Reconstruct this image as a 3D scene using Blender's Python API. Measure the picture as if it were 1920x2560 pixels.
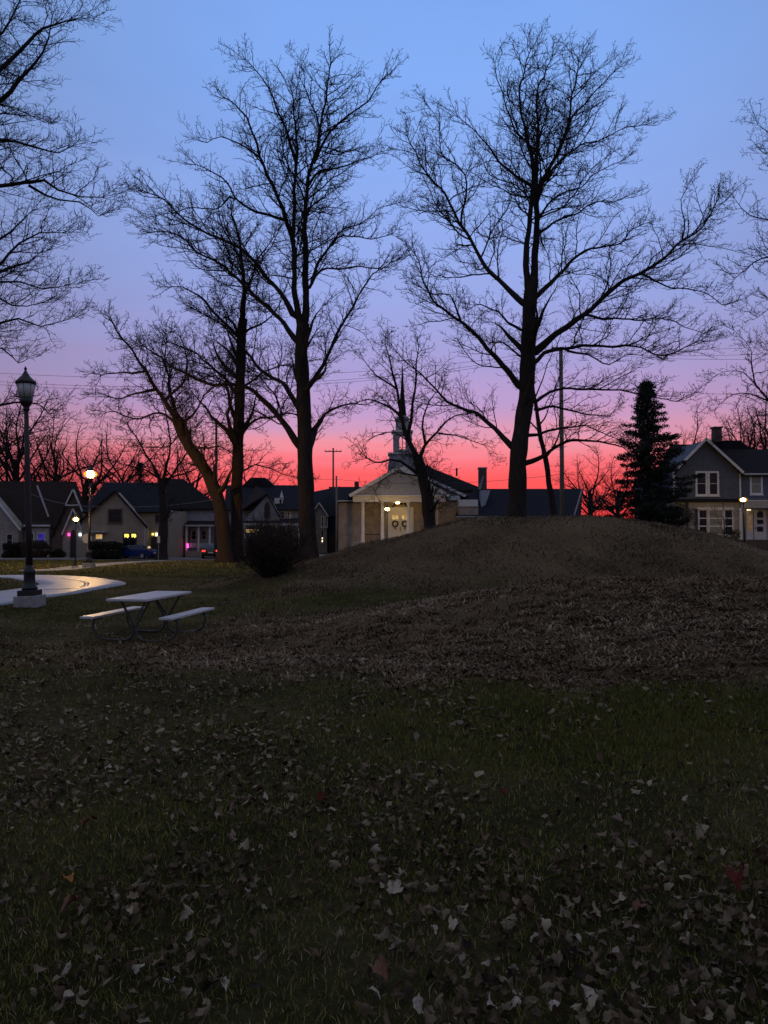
import bpy, bmesh, math, random
import numpy as np
from mathutils import Vector, Matrix

for _o in list(bpy.data.objects):
    bpy.data.objects.remove(_o)
S = bpy.context.scene
COL = S.collection
R = math.radians

# ------------------------------------------------------------------ camera
FPX = 1923.0                 # focal length in photograph pixels (1920 x 2560)
CAMH = 1.6
PITCH = math.atan(59 / FPX)
cd = bpy.data.cameras.new('camera')
cam = bpy.data.objects.new('camera', cd)
COL.objects.link(cam)
cam.location = (0, 0, CAMH)
cam.rotation_euler = (R(90) + PITCH, 0, 0)
cd.sensor_fit = 'VERTICAL'
cd.sensor_height = 36
cd.lens = 36 * FPX / 2560
cd.clip_start = 0.05
cd.clip_end = 6000
S.camera = cam

# ------------------------------------------------------------------ dusk sky
SUN_AZ = R(3.5)              # where the sun went down, measured from +Y towards +X
wd = bpy.data.worlds.new('World')
S.world = wd
wd.use_nodes = True
nt = wd.node_tree
nt.nodes.clear()


def srgb(r, g, b):
    f = lambda c: (c / 255 / 12.92) if c <= 10 else ((c / 255 + .055) / 1.055) ** 2.4
    return (f(r), f(g), f(b), 1)


def wn(t, **k):
    n = nt.nodes.new(t)
    for a, b in k.items():
        setattr(n, a, b)
    return n


def ramp(node, stops, interp='EASE'):
    cr = node.color_ramp
    cr.interpolation = interp
    while len(cr.elements) > 1:
        cr.elements.remove(cr.elements[-1])
    cr.elements[0].position = stops[0][0]
    cr.elements[0].color = stops[0][1]
    for p, c in stops[1:]:
        e = cr.elements.new(p)
        e.color = c


L = nt.links.new
tc = wn('ShaderNodeTexCoord')
sep = wn('ShaderNodeSeparateXYZ')
L(tc.outputs['Generated'], sep.inputs[0])
asn = wn('ShaderNodeMath', operation='ARCSINE')
L(sep.outputs['Z'], asn.inputs[0])
# faint level streaks of thin cloud shift the glow bands up and down a little
mp = wn('ShaderNodeMapping')
mp.inputs['Scale'].default_value = (2.2, 2.2, 26)
L(tc.outputs['Generated'], mp.inputs[0])
nz = wn('ShaderNodeTexNoise')
nz.inputs['Scale'].default_value = 1.6
nz.inputs['Detail'].default_value = 5
L(mp.outputs[0], nz.inputs[0])
ma = wn('ShaderNodeMath', operation='MULTIPLY_ADD')
L(nz.outputs[0], ma.inputs[0])
ma.inputs[1].default_value = 0.042
L(asn.outputs[0], ma.inputs[2])
el = wn('ShaderNodeMath', operation='MULTIPLY_ADD')   # elevation/90deg
L(ma.outputs[0], el.inputs[0])
el.inputs[1].default_value = 2 / math.pi
el.inputs[2].default_value = -0.0134
d90 = lambda e: e / 90
glow = wn('ShaderNodeValToRGB')
ramp(glow, [(0, srgb(254, 56, 62)), (d90(2.5), srgb(255, 72, 78)), (d90(4.4), srgb(255, 94, 102)),
            (d90(5.6), srgb(252, 120, 134)), (d90(6.8), srgb(244, 146, 162)), (d90(7.8), srgb(220, 154, 186)), (d90(9.4), srgb(192, 156, 206)),
            (d90(12.5), srgb(168, 158, 214)), (d90(17), srgb(154, 168, 230)), (d90(23), srgb(144, 173, 240)),
            (d90(31), srgb(132, 174, 246)), (d90(38), srgb(124, 167, 240)), (d90(55), srgb(126, 138, 164)),
            (1, srgb(144, 141, 137))], 'LINEAR')
away = wn('ShaderNodeValToRGB')
ramp(away, [(0, srgb(70, 62, 74)), (d90(4), srgb(98, 84, 102)), (d90(8), srgb(112, 102, 128)),
            (d90(12), srgb(120, 116, 142)), (d90(18), srgb(118, 124, 158)), (d90(26), srgb(114, 128, 166)), (d90(36), srgb(114, 128, 162)),
            (d90(58), srgb(128, 130, 138)), (1, srgb(144, 141, 137))], 'LINEAR')
L(el.outputs[0], glow.inputs[0])
L(el.outputs[0], away.inputs[0])
dt = wn('ShaderNodeVectorMath', operation='DOT_PRODUCT')
flat_ = wn('ShaderNodeVectorMath', operation='MULTIPLY')
flat_.inputs[1].default_value = (1, 1, 0)
L(tc.outputs['Generated'], flat_.inputs[0])
nrm = wn('ShaderNodeVectorMath', operation='NORMALIZE')
L(flat_.outputs[0], nrm.inputs[0])
L(nrm.outputs[0], dt.inputs[0])
dt.inputs[1].default_value = (math.sin(SUN_AZ), math.cos(SUN_AZ), 0)
azr = wn('ShaderNodeValToRGB')
ramp(azr, [(0, (0, 0, 0, 1)), (.3, (.12, .12, .12, 1)), (.74, (.34, .34, .34, 1)), (.87, (.54, .54, .54, 1)), (.93, (.78, .78, .78, 1)), (.98, (.97, .97, .97, 1)), (1, (1, 1, 1, 1))], 'LINEAR')
L(dt.outputs['Value'], azr.inputs[0])
mx = wn('ShaderNodeMixRGB')
L(azr.outputs[0], mx.inputs[0])
L(away.outputs[0], mx.inputs[1])
L(glow.outputs[0], mx.inputs[2])
sky = wn('ShaderNodeTexSky', sky_type='NISHITA', sun_disc=False)
sky.sun_elevation = R(-2)
sky.sun_rotation = SUN_AZ
add = wn('ShaderNodeMixRGB', blend_type='ADD')
add.inputs[0].default_value = 0.03
# thin uneven veil of cloud
mp2 = wn('ShaderNodeMapping')
mp2.inputs['Scale'].default_value = (1.5, 1.5, 4.5)
mp2.inputs['Rotation'].default_value = (0, .25, .4)
L(tc.outputs['Generated'], mp2.inputs[0])
nz2 = wn('ShaderNodeTexNoise')
nz2.inputs['Scale'].default_value = 2.2
nz2.inputs['Detail'].default_value = 6
nz2.inputs['Roughness'].default_value = .55
L(mp2.outputs[0], nz2.inputs[0])
veil = wn('ShaderNodeValToRGB')
ramp(veil, [(.3, (.94, .95, .96, 1)), (.5, (1, 1, 1, 1)), (.7, (1.0, .985, .975, 1))], 'LINEAR')
L(nz2.outputs[0], veil.inputs[0])
mv = wn('ShaderNodeMixRGB', blend_type='MULTIPLY')
mv.inputs[0].default_value = 1
L(mx.outputs[0], mv.inputs[1])
L(veil.outputs[0], mv.inputs[2])
L(mv.outputs[0], add.inputs[1])
L(sky.outputs[0], add.inputs[2])
bg = wn('ShaderNodeBackground')
bg.inputs[1].default_value = 1.0
L(add.outputs[0], bg.inputs[0])
wo = wn('ShaderNodeOutputWorld')
L(bg.outputs[0], wo.inputs[0])

# the sun itself has set: only a trace of red light comes over the horizon
sl = bpy.data.lights.new('sun', 'SUN')
sl.energy = 0.03
sl.angle = R(12)
sl.color = (1, .45, .35)
so = bpy.data.objects.new('sun', sl)
COL.objects.link(so)
_d = Vector((math.sin(SUN_AZ), math.cos(SUN_AZ), math.tan(R(4)))).normalized()
so.rotation_euler = _d.to_track_quat('Z', 'Y').to_euler()
so.location = (0, 0, 60)

S.view_settings.view_transform = 'Standard'
S.view_settings.look = 'None'
S.view_settings.exposure = 0
S.view_settings.gamma = 1
S.view_settings.use_curve_mapping = False
try:
    S.cycles.use_denoising = True
    S.cycles.max_bounces = 6
    S.cycles.transparent_max_bounces = 8
    S.cycles.sample_clamp_indirect = 3
except Exception:
    pass

# ------------------------------------------------------------------ pixel <-> place
CP, SP = math.cos(PITCH), math.sin(PITCH)


def pz(py, Y):
    u = (1280 - py) / FPX
    return CAMH + Y * (SP + u * CP) / (CP - u * SP)


def pxx(px, Y, py=1300):
    u = (1280 - py) / FPX
    return Y * (px - 960) / FPX / (CP - u * SP)


def P(px, py, Y):
    return (pxx(px, Y, py), Y, pz(py, Y))


rng_t = np.random.RandomState(5)
_W = [(rng_t.uniform(.25, 1.0), rng_t.uniform(0, 6.28), rng_t.uniform(0, 6.28)) for _ in range(9)]
_W2 = [(rng_t.uniform(2.2, 7.5), rng_t.uniform(0, 6.28), rng_t.uniform(0, 6.28)) for _ in range(14)]


def sst(a, b, x):
    t = np.clip((x - a) / (b - a), 0, 1)
    return t * t * (3 - 2 * t)


M1 = (6.1, 28.0)
M1R = (13.0, 9.9)
_m1r = np.array([0, 1.5, 3.0, 4.2, 5.2, 6.1, 7.0, 7.9, 8.9, 9.9, 10.8, 11.7, 12.4, 13.0, 14])
_m1h = np.array([2.26, 2.25, 2.18, 1.97, 1.72, 1.45, 1.2, .94, .67, .42, .24, .11, .04, 0, 0])
M2 = (5.7, 13.4)
M2R = (7.6, 5.0)


def m1_r(x, y):
    return np.hypot((x - M1[0]) / M1R[0], (y - M1[1]) / M1R[1])


def m2_r(x, y):
    return np.hypot((x - M2[0]) / M2R[0], (y - M2[1]) / M2R[1])


def fine(x, y):
    s = 0
    for k, a, ph in _W2:
        s = s + np.sin(k * (x * math.cos(a) + y * math.sin(a)) + ph)
    return s / 14


_W3 = [(rng_t.uniform(.7, 1.9), rng_t.uniform(0, 6.28), rng_t.uniform(0, 6.28)) for _ in range(8)]


def vn_mid(x, y):
    s = 0
    for k, a, ph in _W3:
        s = s + np.sin(k * (x * math.cos(a) + y * math.sin(a)) + ph)
    return s / 4


def ground(x, y):
    x = np.asarray(x, float)
    y = np.asarray(y, float)
    far = sst(43, 80, y)
    side = np.interp(x, [-60, -14, -4, 4, 14, 24, 60], [-.75, -.75, -.36, -.1, .15, .5, .6])
    z = far * side
    z = z - .22 * np.exp(-(((x + 4.6) / 4.0) ** 2 + ((y - 14) / 4.0) ** 2))
    s = 0
    for k, a, ph in _W:
        s = s + np.sin(k * (x * math.cos(a) + y * math.sin(a)) + ph)
    z = z + .012 * s * np.exp(-(y / 60) ** 2)
    r1 = m1_r(x, y)
    r2 = m2_r(x, y)
    z = z + np.interp(r1 * 13.0, _m1r, _m1h)
    c2 = np.clip(1 - r2, 0, 1)
    z = z + .76 * (1 - (1 - c2) ** 2.6) ** 1.25 * (c2 > 0)
    near = np.exp(-np.clip(y, 0, None) / 30)
    z = z + (.07 * vn_mid(x, y)) * np.clip(1.1 - np.minimum(r1, r2), 0, 1) ** .5 * (np.minimum(r1, r2) < 1.1)
    rough = .014 + .085 * np.clip(1.15 - r2, 0, 1) ** .5 * (r2 < 1.15) + .03 * np.clip(1.05 - r1, 0, 1) ** .5 * (r1 < 1.05)
    z = z + rough * near * fine(x, y)
    return z


def gz(x, y):
    return float(ground(x, y))


def hit(px, py, ymax=140):
    """where the view ray through a photograph pixel meets the ground"""
    ys = np.linspace(2, ymax, 5600)
    u = (1280 - py) / FPX
    den = CP - u * SP
    xs = ys * (px - 960) / FPX / den
    zs = CAMH + ys * (SP + u * CP) / den
    below = np.nonzero(zs <= ground(xs, ys))[0]
    i = below[0] if len(below) else len(ys) - 1
    return float(xs[i]), float(ys[i]), gz(xs[i], ys[i])


# ------------------------------------------------------------------ materials
def newmat(name):
    m = bpy.data.materials.new(name)
    m.use_nodes = True
    n = m.node_tree.nodes
    return m, m.node_tree, n['Principled BSDF'], n['Material Output']


def pmat(name, col, rough=.8, var=.25, scale=8, bump=.0, metal=0, col2=None, spec=.5, stretch=(1, 1, 1), detail=5):
    m, t, b, o = newmat(name)
    c1 = tuple(c * (1 - var) for c in col[:3]) + (1,)
    c2 = tuple(min(1, c * (1 + var)) for c in (col2 or col)[:3]) + (1,)
    tcn = t.nodes.new('ShaderNodeTexCoord')
    mpn = t.nodes.new('ShaderNodeMapping')
    mpn.inputs['Scale'].default_value = stretch
    nzn = t.nodes.new('ShaderNodeTexNoise')
    nzn.inputs['Scale'].default_value = scale
    nzn.inputs['Detail'].default_value = detail
    nzn.inputs['Roughness'].default_value = .65
    cr = t.nodes.new('ShaderNodeValToRGB')
    cr.color_ramp.elements[0].position = .3
    cr.color_ramp.elements[1].position = .7
    cr.color_ramp.elements[0].color = c1
    cr.color_ramp.elements[1].color = c2
    t.links.new(tcn.outputs['Object'], mpn.inputs[0])
    t.links.new(mpn.outputs[0], nzn.inputs[0])
    t.links.new(nzn.outputs[0], cr.inputs[0])
    t.links.new(cr.outputs[0], b.inputs['Base Color'])
    b.inputs['Roughness'].default_value = rough
    b.inputs['Metallic'].default_value = metal
    b.inputs['Specular IOR Level'].default_value = spec
    if bump:
        bp = t.nodes.new('ShaderNodeBump')
        bp.inputs['Strength'].default_value = bump
        bp.inputs['Distance'].default_value = .05
        t.links.new(nzn.outputs[0], bp.inputs['Height'])
        t.links.new(bp.outputs[0], b.inputs['Normal'])
    return m


def emat(name, col, strength):
    m, t, b, o = newmat(name)
    b.inputs['Base Color'].default_value = (.05, .05, .05, 1)
    b.inputs['Emission Color'].default_value = tuple(col) + (1,)
    b.inputs['Emission Strength'].default_value = strength
    b.inputs['Roughness'].default_value = .5
    # uneven light, as through curtains
    nzn = t.nodes.new('ShaderNodeTexNoise')
    nzn.inputs['Scale'].default_value = 3
    tcn = t.nodes.new('ShaderNodeTexCoord')
    t.links.new(tcn.outputs['Object'], nzn.inputs[0])
    mm = t.nodes.new('ShaderNodeMath')
    mm.operation = 'MULTIPLY'
    mm.inputs[1].default_value = strength * 2
    t.links.new(nzn.outputs[0], mm.inputs[0])
    t.links.new(mm.outputs[0], b.inputs['Emission Strength'])
    return m


def board_mat(name, col, pitch, axis='Z', dark=.55, rough=.75, var=.15, strength=.6):
    """siding, shingle courses or brick too far off to tell apart"""
    m, t, b, o = newmat(name)
    tcn = t.nodes.new('ShaderNodeTexCoord')
    sp = t.nodes.new('ShaderNodeSeparateXYZ')
    t.links.new(tcn.outputs['Object'], sp.inputs[0])
    ml = t.nodes.new('ShaderNodeMath')
    ml.operation = 'MULTIPLY'
    ml.inputs[1].default_value = 1 / pitch
    t.links.new(sp.outputs[axis], ml.inputs[0])
    fr = t.nodes.new('ShaderNodeMath')
    fr.operation = 'FRACT'
    t.links.new(ml.outputs[0], fr.inputs[0])
    nzn = t.nodes.new('ShaderNodeTexNoise')
    nzn.inputs['Scale'].default_value = 2.5
    nzn.inputs['Detail'].default_value = 8
    t.links.new(tcn.outputs['Object'], nzn.inputs[0])
    cr = t.nodes.new('ShaderNodeValToRGB')
    cr.color_ramp.elements[0].position = .3
    cr.color_ramp.elements[1].position = .7
    cr.color_ramp.elements[0].color = tuple(c * (1 - var) for c in col) + (1,)
    cr.color_ramp.elements[1].color = tuple(c * (1 + var) for c in col) + (1,)
    t.links.new(nzn.outputs[0], cr.inputs[0])
    t.links.new(cr.outputs[0], b.inputs['Base Color'])
    bp = t.nodes.new('ShaderNodeBump')
    bp.inputs['Strength'].default_value = strength
    bp.inputs['Distance'].default_value = pitch * .25
    t.links.new(fr.outputs[0], bp.inputs['Height'])
    t.links.new(bp.outputs[0], b.inputs['Normal'])
    b.inputs['Roughness'].default_value = rough
    b.inputs['Specular IOR Level'].default_value = .06
    return m


def brick_mat(name, c1, c2, mortar, scale):
    m, t, b, o = newmat(name)
    tcn = t.nodes.new('ShaderNodeTexCoord')
    sp = t.nodes.new('ShaderNodeSeparateXYZ')
    t.links.new(tcn.outputs['Object'], sp.inputs[0])
    ad = t.nodes.new('ShaderNodeMath')
    t.links.new(sp.outputs['X'], ad.inputs[0])
    t.links.new(sp.outputs['Y'], ad.inputs[1])
    cb = t.nodes.new('ShaderNodeCombineXYZ')
    t.links.new(ad.outputs[0], cb.inputs['X'])
    t.links.new(sp.outputs['Z'], cb.inputs['Y'])
    br = t.nodes.new('ShaderNodeTexBrick')
    br.inputs['Scale'].default_value = scale
    br.inputs['Color1'].default_value = c1 + (1,)
    br.inputs['Color2'].default_value = c2 + (1,)
    br.inputs['Mortar'].default_value = mortar + (1,)
    br.inputs['Mortar Size'].default_value = .02
    br.inputs['Bias'].default_value = 0
    t.links.new(cb.outputs[0], br.inputs[0])
    nzn = t.nodes.new('ShaderNodeTexNoise')
    nzn.inputs['Scale'].default_value = 1.3
    nzn.inputs['Detail'].default_value = 6
    t.links.new(tcn.outputs['Object'], nzn.inputs[0])
    mxn = t.nodes.new('ShaderNodeMixRGB')
    mxn.blend_type = 'OVERLAY'
    mxn.inputs[0].default_value = .5
    t.links.new(br.outputs[0], mxn.inputs[1])
    t.links.new(nzn.outputs[0], mxn.inputs[2])
    t.links.new(mxn.outputs[0], b.inputs['Base Color'])
    b.inputs['Roughness'].default_value = .85
    return m


M = {}
M['bark'] = pmat('bark', (.036, .030, .026), .95, .4, 9, .9, stretch=(1, 1, .25), spec=.2)
M['bark_brown'] = pmat('bark_brown', (.046, .031, .023), .95, .4, 9, .9, stretch=(1, 1, .25), spec=.2)
M['twig'] = pmat('twig', (.034, .029, .027), .9, .3, 3, spec=.2)
M['needle'] = pmat('needle', (.018, .028, .018), .8, .5, 2.5, spec=.3)
M['shrub_leaf'] = pmat('shrub_leaf', (.022, .026, .017), .8, .5, 4, spec=.3)
M['shrub_brown'] = pmat('shrub_brown', (.075, .050, .038), .9, .4, 4, spec=.2)
M['metal_black'] = pmat('metal_black', (.018, .018, .020), .45, .3, 14, .1, spec=.5)
M['post_rust'] = pmat('post_rust', (.055, .028, .018), .55, .45, 5, .15, spec=.5, col2=(.022, .018, .018), stretch=(1, 1, .3))
M['concrete'] = pmat('concrete', (.33, .32, .30), .8, .22, 7, .35)
M['concrete_path'] = pmat('concrete_path', (.40, .41, .42), .46, .18, 1.4, .03, spec=.6)
M['asphalt'] = pmat('asphalt', (.05, .05, .055), .45, .3, 1.2, .1)
M['white_trim'] = pmat('white_trim', (.72, .72, .70), .6, .10, 3)
M['grey_trim'] = pmat('grey_trim', (.50, .50, .49), .7, .12, 3)
M['tan_stucco'] = pmat('tan_stucco', (.34, .285, .215), .9, .14, 1.2, .2)
M['stone_pale'] = brick_mat('stone_pale', (.38, .34, .29), (.30, .26, .22), (.36, .34, .31), 1.6)
M['church_brick'] = brick_mat('church_brick', (.40, .325, .25), (.31, .25, .20), (.40, .36, .31), 2.2)
M['red_brick'] = brick_mat('red_brick', (.12, .07, .055), (.09, .055, .045), (.15, .13, .12), 3)
M['roof_dark'] = board_mat('roof_dark', (.026, .025, .029), .28, 'Z', rough=.8)
M['roof_blue'] = board_mat('roof_blue', (.026, .029, .042), .28, 'Z', rough=.75)
M['roof_brown'] = board_mat('roof_brown', (.042, .031, .030), .28, 'Z', rough=.85)
M['siding_pale'] = board_mat('siding_pale', (.44, .46, .50), .2)
M['siding_white'] = board_mat('siding_white', (.36, .37, .39), .25)
M['siding_grey'] = board_mat('siding_grey', (.120, .138, .180), .16)
M['siding_navy'] = board_mat('siding_navy', (.035, .055, .10), .18)
M['siding_cream'] = board_mat('siding_cream', (.46, .44, .40), .2)
M['siding_brown'] = board_mat('siding_brown', (.15, .115, .095), .2)
M['door_dark'] = pmat('door_dark', (.03, .025, .022), .6, .2, 5)
M['door_white'] = pmat('door_white', (.74, .72, .68), .5, .06, 3)
M['glass_dark'] = pmat('glass_dark', (.012, .014, .018), .08, .3, 1, spec=.6)
M['curtain'] = pmat('curtain', (.25, .24, .20), .8, .3, 4, stretch=(3, 3, .5))
M['glass_frost'] = pmat('glass_frost', (.55, .55, .52), .35, .12, 9)
M['lit_warm'] = emat('lit_warm', (1, .62, .22), .55)
M['lit_yellow'] = emat('lit_yellow', (1, .78, .12), 1.6)
M['lit_blue'] = emat('lit_blue', (.10, .06, 1), .16)
M['lit_dim'] = emat('lit_dim', (1, .62, .30), .10)
M['lit_pink'] = emat('lit_pink', (1, .08, .45), 2.2)
M['lit_white'] = emat('lit_white', (.75, .85, 1), 2.5)
M['lit_candle'] = emat('lit_candle', (1, .8, .5), 2.5)
M['lit_red'] = emat('lit_red', (1, .03, .02), 3)
M['porch_lamp'] = emat('porch_lamp', (1, .62, .24), 28)
M['car_blue'] = pmat('car_blue', (.010, .028, .16), .25, .08, 2, spec=.6)
M['car_dark'] = pmat('car_dark', (.02, .02, .024), .25, .08, 2, spec=.6)
M['tyre'] = pmat('tyre', (.015, .015, .015), .85, .2, 8)
M['chrome'] = pmat('chrome', (.5, .5, .52), .3, .1, 6, metal=.9)
M['sign_pale'] = pmat('sign_pale', (.78, .74, .64), .5, .08, 3)
M['galvanised'] = pmat('galvanised', (.30, .31, .32), .5, .15, 6, metal=.4)
M['pole_wood'] = pmat('pole_wood', (.19, .165, .14), .9, .3, 5, .4, stretch=(1, 1, .12))
M['pole_dark'] = pmat('pole_dark', (.09, .075, .065), .9, .3, 5, .4, stretch=(1, 1, .12))
M['wire'] = pmat('wire', (.05, .05, .055), .6, .1, 1)
M['wire_pale'] = pmat('wire_pale', (.22, .22, .24), .5, .1, 1)
M['table_top'] = pmat('table_top', (.62, .62, .62), .42, .10, 3.5, .05, stretch=(.4, 3, 3))
M['table_leg'] = pmat('table_leg', (.085, .085, .078), .5, .35, 9, .1, metal=.3)
M['wreath'] = pmat('wreath', (.03, .045, .025), .9, .4, 12)

# ------------------------------------------------------------------ building blocks
def tag(o, label=None, cat=None, group=None, kind=None):
    if label: o['label'] = label
    if cat: o['category'] = cat
    if group: o['group'] = group
    if kind: o['kind'] = kind
    return o


def thing(name, label, cat, loc, group=None):
    o = bpy.data.objects.new(name, None)
    o.empty_display_size = .3
    COL.objects.link(o)
    o.location = loc
    return tag(o, label, cat, group)


def root_of(o):
    while o.parent:
        o = o.parent
    return o


class MB:
    """collects faces in world coordinates and links them as one mesh object"""

    def __init__(s):
        s.v = []
        s.f = []

    def add(s, vs, fs):
        k = len(s.v)
        s.v += [tuple(v) for v in vs]
        s.f += [tuple(i + k for i in f) for f in fs]
        return s

    def box(s, x0, x1, y0, y1, z0, z1):
        if x1 < x0: x0, x1 = x1, x0
        if y1 < y0: y0, y1 = y1, y0
        if z1 < z0: z0, z1 = z1, z0
        return s.add([(x0, y0, z0), (x1, y0, z0), (x1, y1, z0), (x0, y1, z0), (x0, y0, z1), (x1, y0, z1), (x1, y1, z1), (x0, y1, z1)],
                     [(0, 3, 2, 1), (4, 5, 6, 7), (0, 1, 5, 4), (1, 2, 6, 5), (2, 3, 7, 6), (3, 0, 4, 7)])

    def prism(s, poly, d):
        """poly: 3D points of a front face; d: extrusion vector"""
        n = len(poly)
        d = Vector(d)
        a = [Vector(p) for p in poly]
        vs = a + [p + d for p in a]
        fs = [tuple(range(n)), tuple(range(2 * n - 1, n - 1, -1))]
        for i in range(n):
            j = (i + 1) % n
            fs.append((i, i + n, j + n, j))
        return s.add(vs, fs)

    def bar(s, p, q, w, h=None):
        """square bar between two points"""
        p, q = Vector(p), Vector(q)
        h = h or w
        t = (q - p).normalized()
        r = Vector((0, 1, 0)) if abs(t.y) < .8 else Vector((1, 0, 0))
        a = t.cross(r).normalized() * (w / 2)
        b = t.cross(a).normalized() * (h / 2)
        vs = [p - a - b, p + a - b, p + a + b, p - a + b, q - a - b, q + a - b, q + a + b, q - a + b]
        return s.add(vs, [(0, 3, 2, 1), (4, 5, 6, 7), (0, 1, 5, 4), (1, 2, 6, 5), (2, 3, 7, 6), (3, 0, 4, 7)])

    def tube(s, pts, rad, n=8, cap=True):
        pts = [Vector(p) for p in pts]
        if not hasattr(rad, '__len__'): rad = [rad] * len(pts)
        rings = []
        ref = None
        for i, p in enumerate(pts):
            t = (pts[min(i + 1, len(pts) - 1)] - pts[max(i - 1, 0)]).normalized()
            if ref is None:
                ref = Vector((1, 0, 0)) if abs(t.x) < .8 else Vector((0, 1, 0))
            a = t.cross(ref).normalized()
            b = t.cross(a).normalized()
            ref = b.cross(t) if False else ref
            rings.append([p + (a * math.cos(2 * math.pi * k / n) + b * math.sin(2 * math.pi * k / n)) * rad[i] for k in range(n)])
        vs = [v for r in rings for v in r]
        fs = []
        for i in range(len(pts) - 1):
            for k in range(n):
                k2 = (k + 1) % n
                fs.append((i * n + k, i * n + k2, (i + 1) * n + k2, (i + 1) * n + k))
        if cap:
            fs.append(tuple(range(n - 1, -1, -1)))
            fs.append(tuple((len(pts) - 1) * n + k for k in range(n)))
        return s.add(vs, fs)

    def lathe(s, c, prof, n=16, seg=None):
        """prof: (radius, z) pairs round a vertical axis at c"""
        vs = []
        for r, z in prof:
            for k in range(n):
                a = 2 * math.pi * k / n
                vs.append((c[0] + r * math.cos(a), c[1] + r * math.sin(a), c[2] + z))
        fs = []
        for i in range(len(prof) - 1):
            for k in range(n):
                k2 = (k + 1) % n
                fs.append((i * n + k, i * n + k2, (i + 1) * n + k2, (i + 1) * n + k))
        fs.append(tuple(range(n - 1, -1, -1)))
        fs.append(tuple((len(prof) - 1) * n + k for k in range(n)))
        return s.add(vs, fs)

    def build(s, name, mat, parent=None, smooth=False, bevel=0):
        me = bpy.data.meshes.new(name)
        off = Vector((0, 0, 0))
        if parent is not None:
            off = Vector(root_of(parent).location)
        me.from_pydata([(v[0] - off.x, v[1] - off.y, v[2] - off.z) for v in s.v], [], s.f)
        bm = bmesh.new()
        bm.from_mesh(me)
        bmesh.ops.recalc_face_normals(bm, faces=bm.faces)
        if bevel:
            bmesh.ops.bevel(bm, geom=list(bm.edges), offset=bevel, segments=2, affect='EDGES', profile=.7)
        bm.to_mesh(me)
        bm.free()
        o = bpy.data.objects.new(name, me)
        me.materials.append(M[mat] if isinstance(mat, str) else mat)
        if smooth:
            me.polygons.foreach_set('use_smooth', [True] * len(me.polygons))
        COL.objects.link(o)
        if parent is not None:
            o.parent = parent
        return o


def np_mesh(name, verts, quads=None, tris=None, mat=None, parent=None, smooth=True, kind=None, off=(0, 0, 0)):
    me = bpy.data.meshes.new(name)
    verts = np.asarray(verts, np.float32) - np.asarray(off, np.float32)
    nq = 0 if quads is None else len(quads)
    ntr = 0 if tris is None else len(tris)
    me.vertices.add(len(verts))
    me.vertices.foreach_set('co', verts.ravel())
    loops = []
    starts = []
    tot = 0
    if nq:
        loops.append(np.asarray(quads).ravel())
        starts.append(np.arange(nq) * 4)
        tot = nq * 4
    if ntr:
        loops.append(np.asarray(tris).ravel())
        starts.append(tot + np.arange(ntr) * 3)
    loops = np.concatenate(loops).astype(np.int32)
    starts = np.concatenate(starts).astype(np.int32)
    me.loops.add(len(loops))
    me.loops.foreach_set('vertex_index', loops)
    me.polygons.add(nq + ntr)
    me.polygons.foreach_set('loop_start', starts)
    me.update(calc_edges=True)
    if smooth:
        me.polygons.foreach_set('use_smooth', np.ones(nq + ntr, dtype=bool))
    me.validate()
    o = bpy.data.objects.new(name, me)
    if mat is not None:
        me.materials.append(M[mat] if isinstance(mat, str) else mat)
    COL.objects.link(o)
    if parent is not None:
        o.parent = parent
    if kind: o['kind'] = kind
    return o


# ------------------------------------------------------------------ bare trees
class Chains:
    """branches as polylines with radii, turned into tubes all at once"""

    def __init__(s):
        s.p = []
        s.r = []
        s.n = []

    def add(s, pts, rad):
        s.p += pts
        s.r += rad
        s.n.append(len(pts))

    def arrays(s, sides):
        p = np.array(s.p)
        r = np.array(s.r)
        n = np.array(s.n)
        N = len(p)
        cid = np.repeat(np.arange(len(n)), n)
        first = np.concatenate([[0], np.cumsum(n)[:-1]])
        last = first + n - 1
        idx = np.arange(N)
        nx = np.minimum(idx + 1, last[cid])
        pv = np.maximum(idx - 1, first[cid])
        t = p[nx] - p[pv]
        t /= np.linalg.norm(t, axis=1)[:, None] + 1e-9
        g = p[last] - p[first]
        g /= np.linalg.norm(g, axis=1)[:, None] + 1e-9
        ax = np.argmin(np.abs(g), axis=1)
        ref = np.eye(3)[ax][cid]
        a = np.cross(t, ref)
        a /= np.linalg.norm(a, axis=1)[:, None] + 1e-9
        b = np.cross(t, a)
        th = np.arange(sides) * 2 * np.pi / sides
        V = p[:, None, :] + r[:, None, None] * (np.cos(th)[None, :, None] * a[:, None, :] + np.sin(th)[None, :, None] * b[:, None, :])
        seg = idx[idx < last[cid]]
        k = np.arange(sides)
        k2 = (k + 1) % sides
        Q = np.stack([seg[:, None] * sides + k, seg[:, None] * sides + k2, (seg[:, None] + 1) * sides + k2, (seg[:, None] + 1) * sides + k], axis=2)
        return V.reshape(-1, 3), Q.reshape(-1, 4)


def catmull(pts, step):
    """pts: list of (Vector, radius)"""
    out = []
    n = len(pts)
    for i in range(n - 1):
        p0 = pts[max(i - 1, 0)]
        p1 = pts[i]
        p2 = pts[i + 1]
        p3 = pts[min(i + 2, n - 1)]
        m = max(1, int((p2[0] - p1[0]).length / step))
        for k in range(m):
            t = k / m
            v = .5 * ((2 * p1[0]) + (p2[0] - p0[0]) * t + (2 * p0[0] - 5 * p1[0] + 4 * p2[0] - p3[0]) * t * t
                      + (3 * p1[0] - p0[0] - 3 * p2[0] + p3[0]) * t ** 3)
            out.append((v, p1[1] + (p2[1] - p1[1]) * t))
    out.append(pts[-1])
    return out


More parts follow.
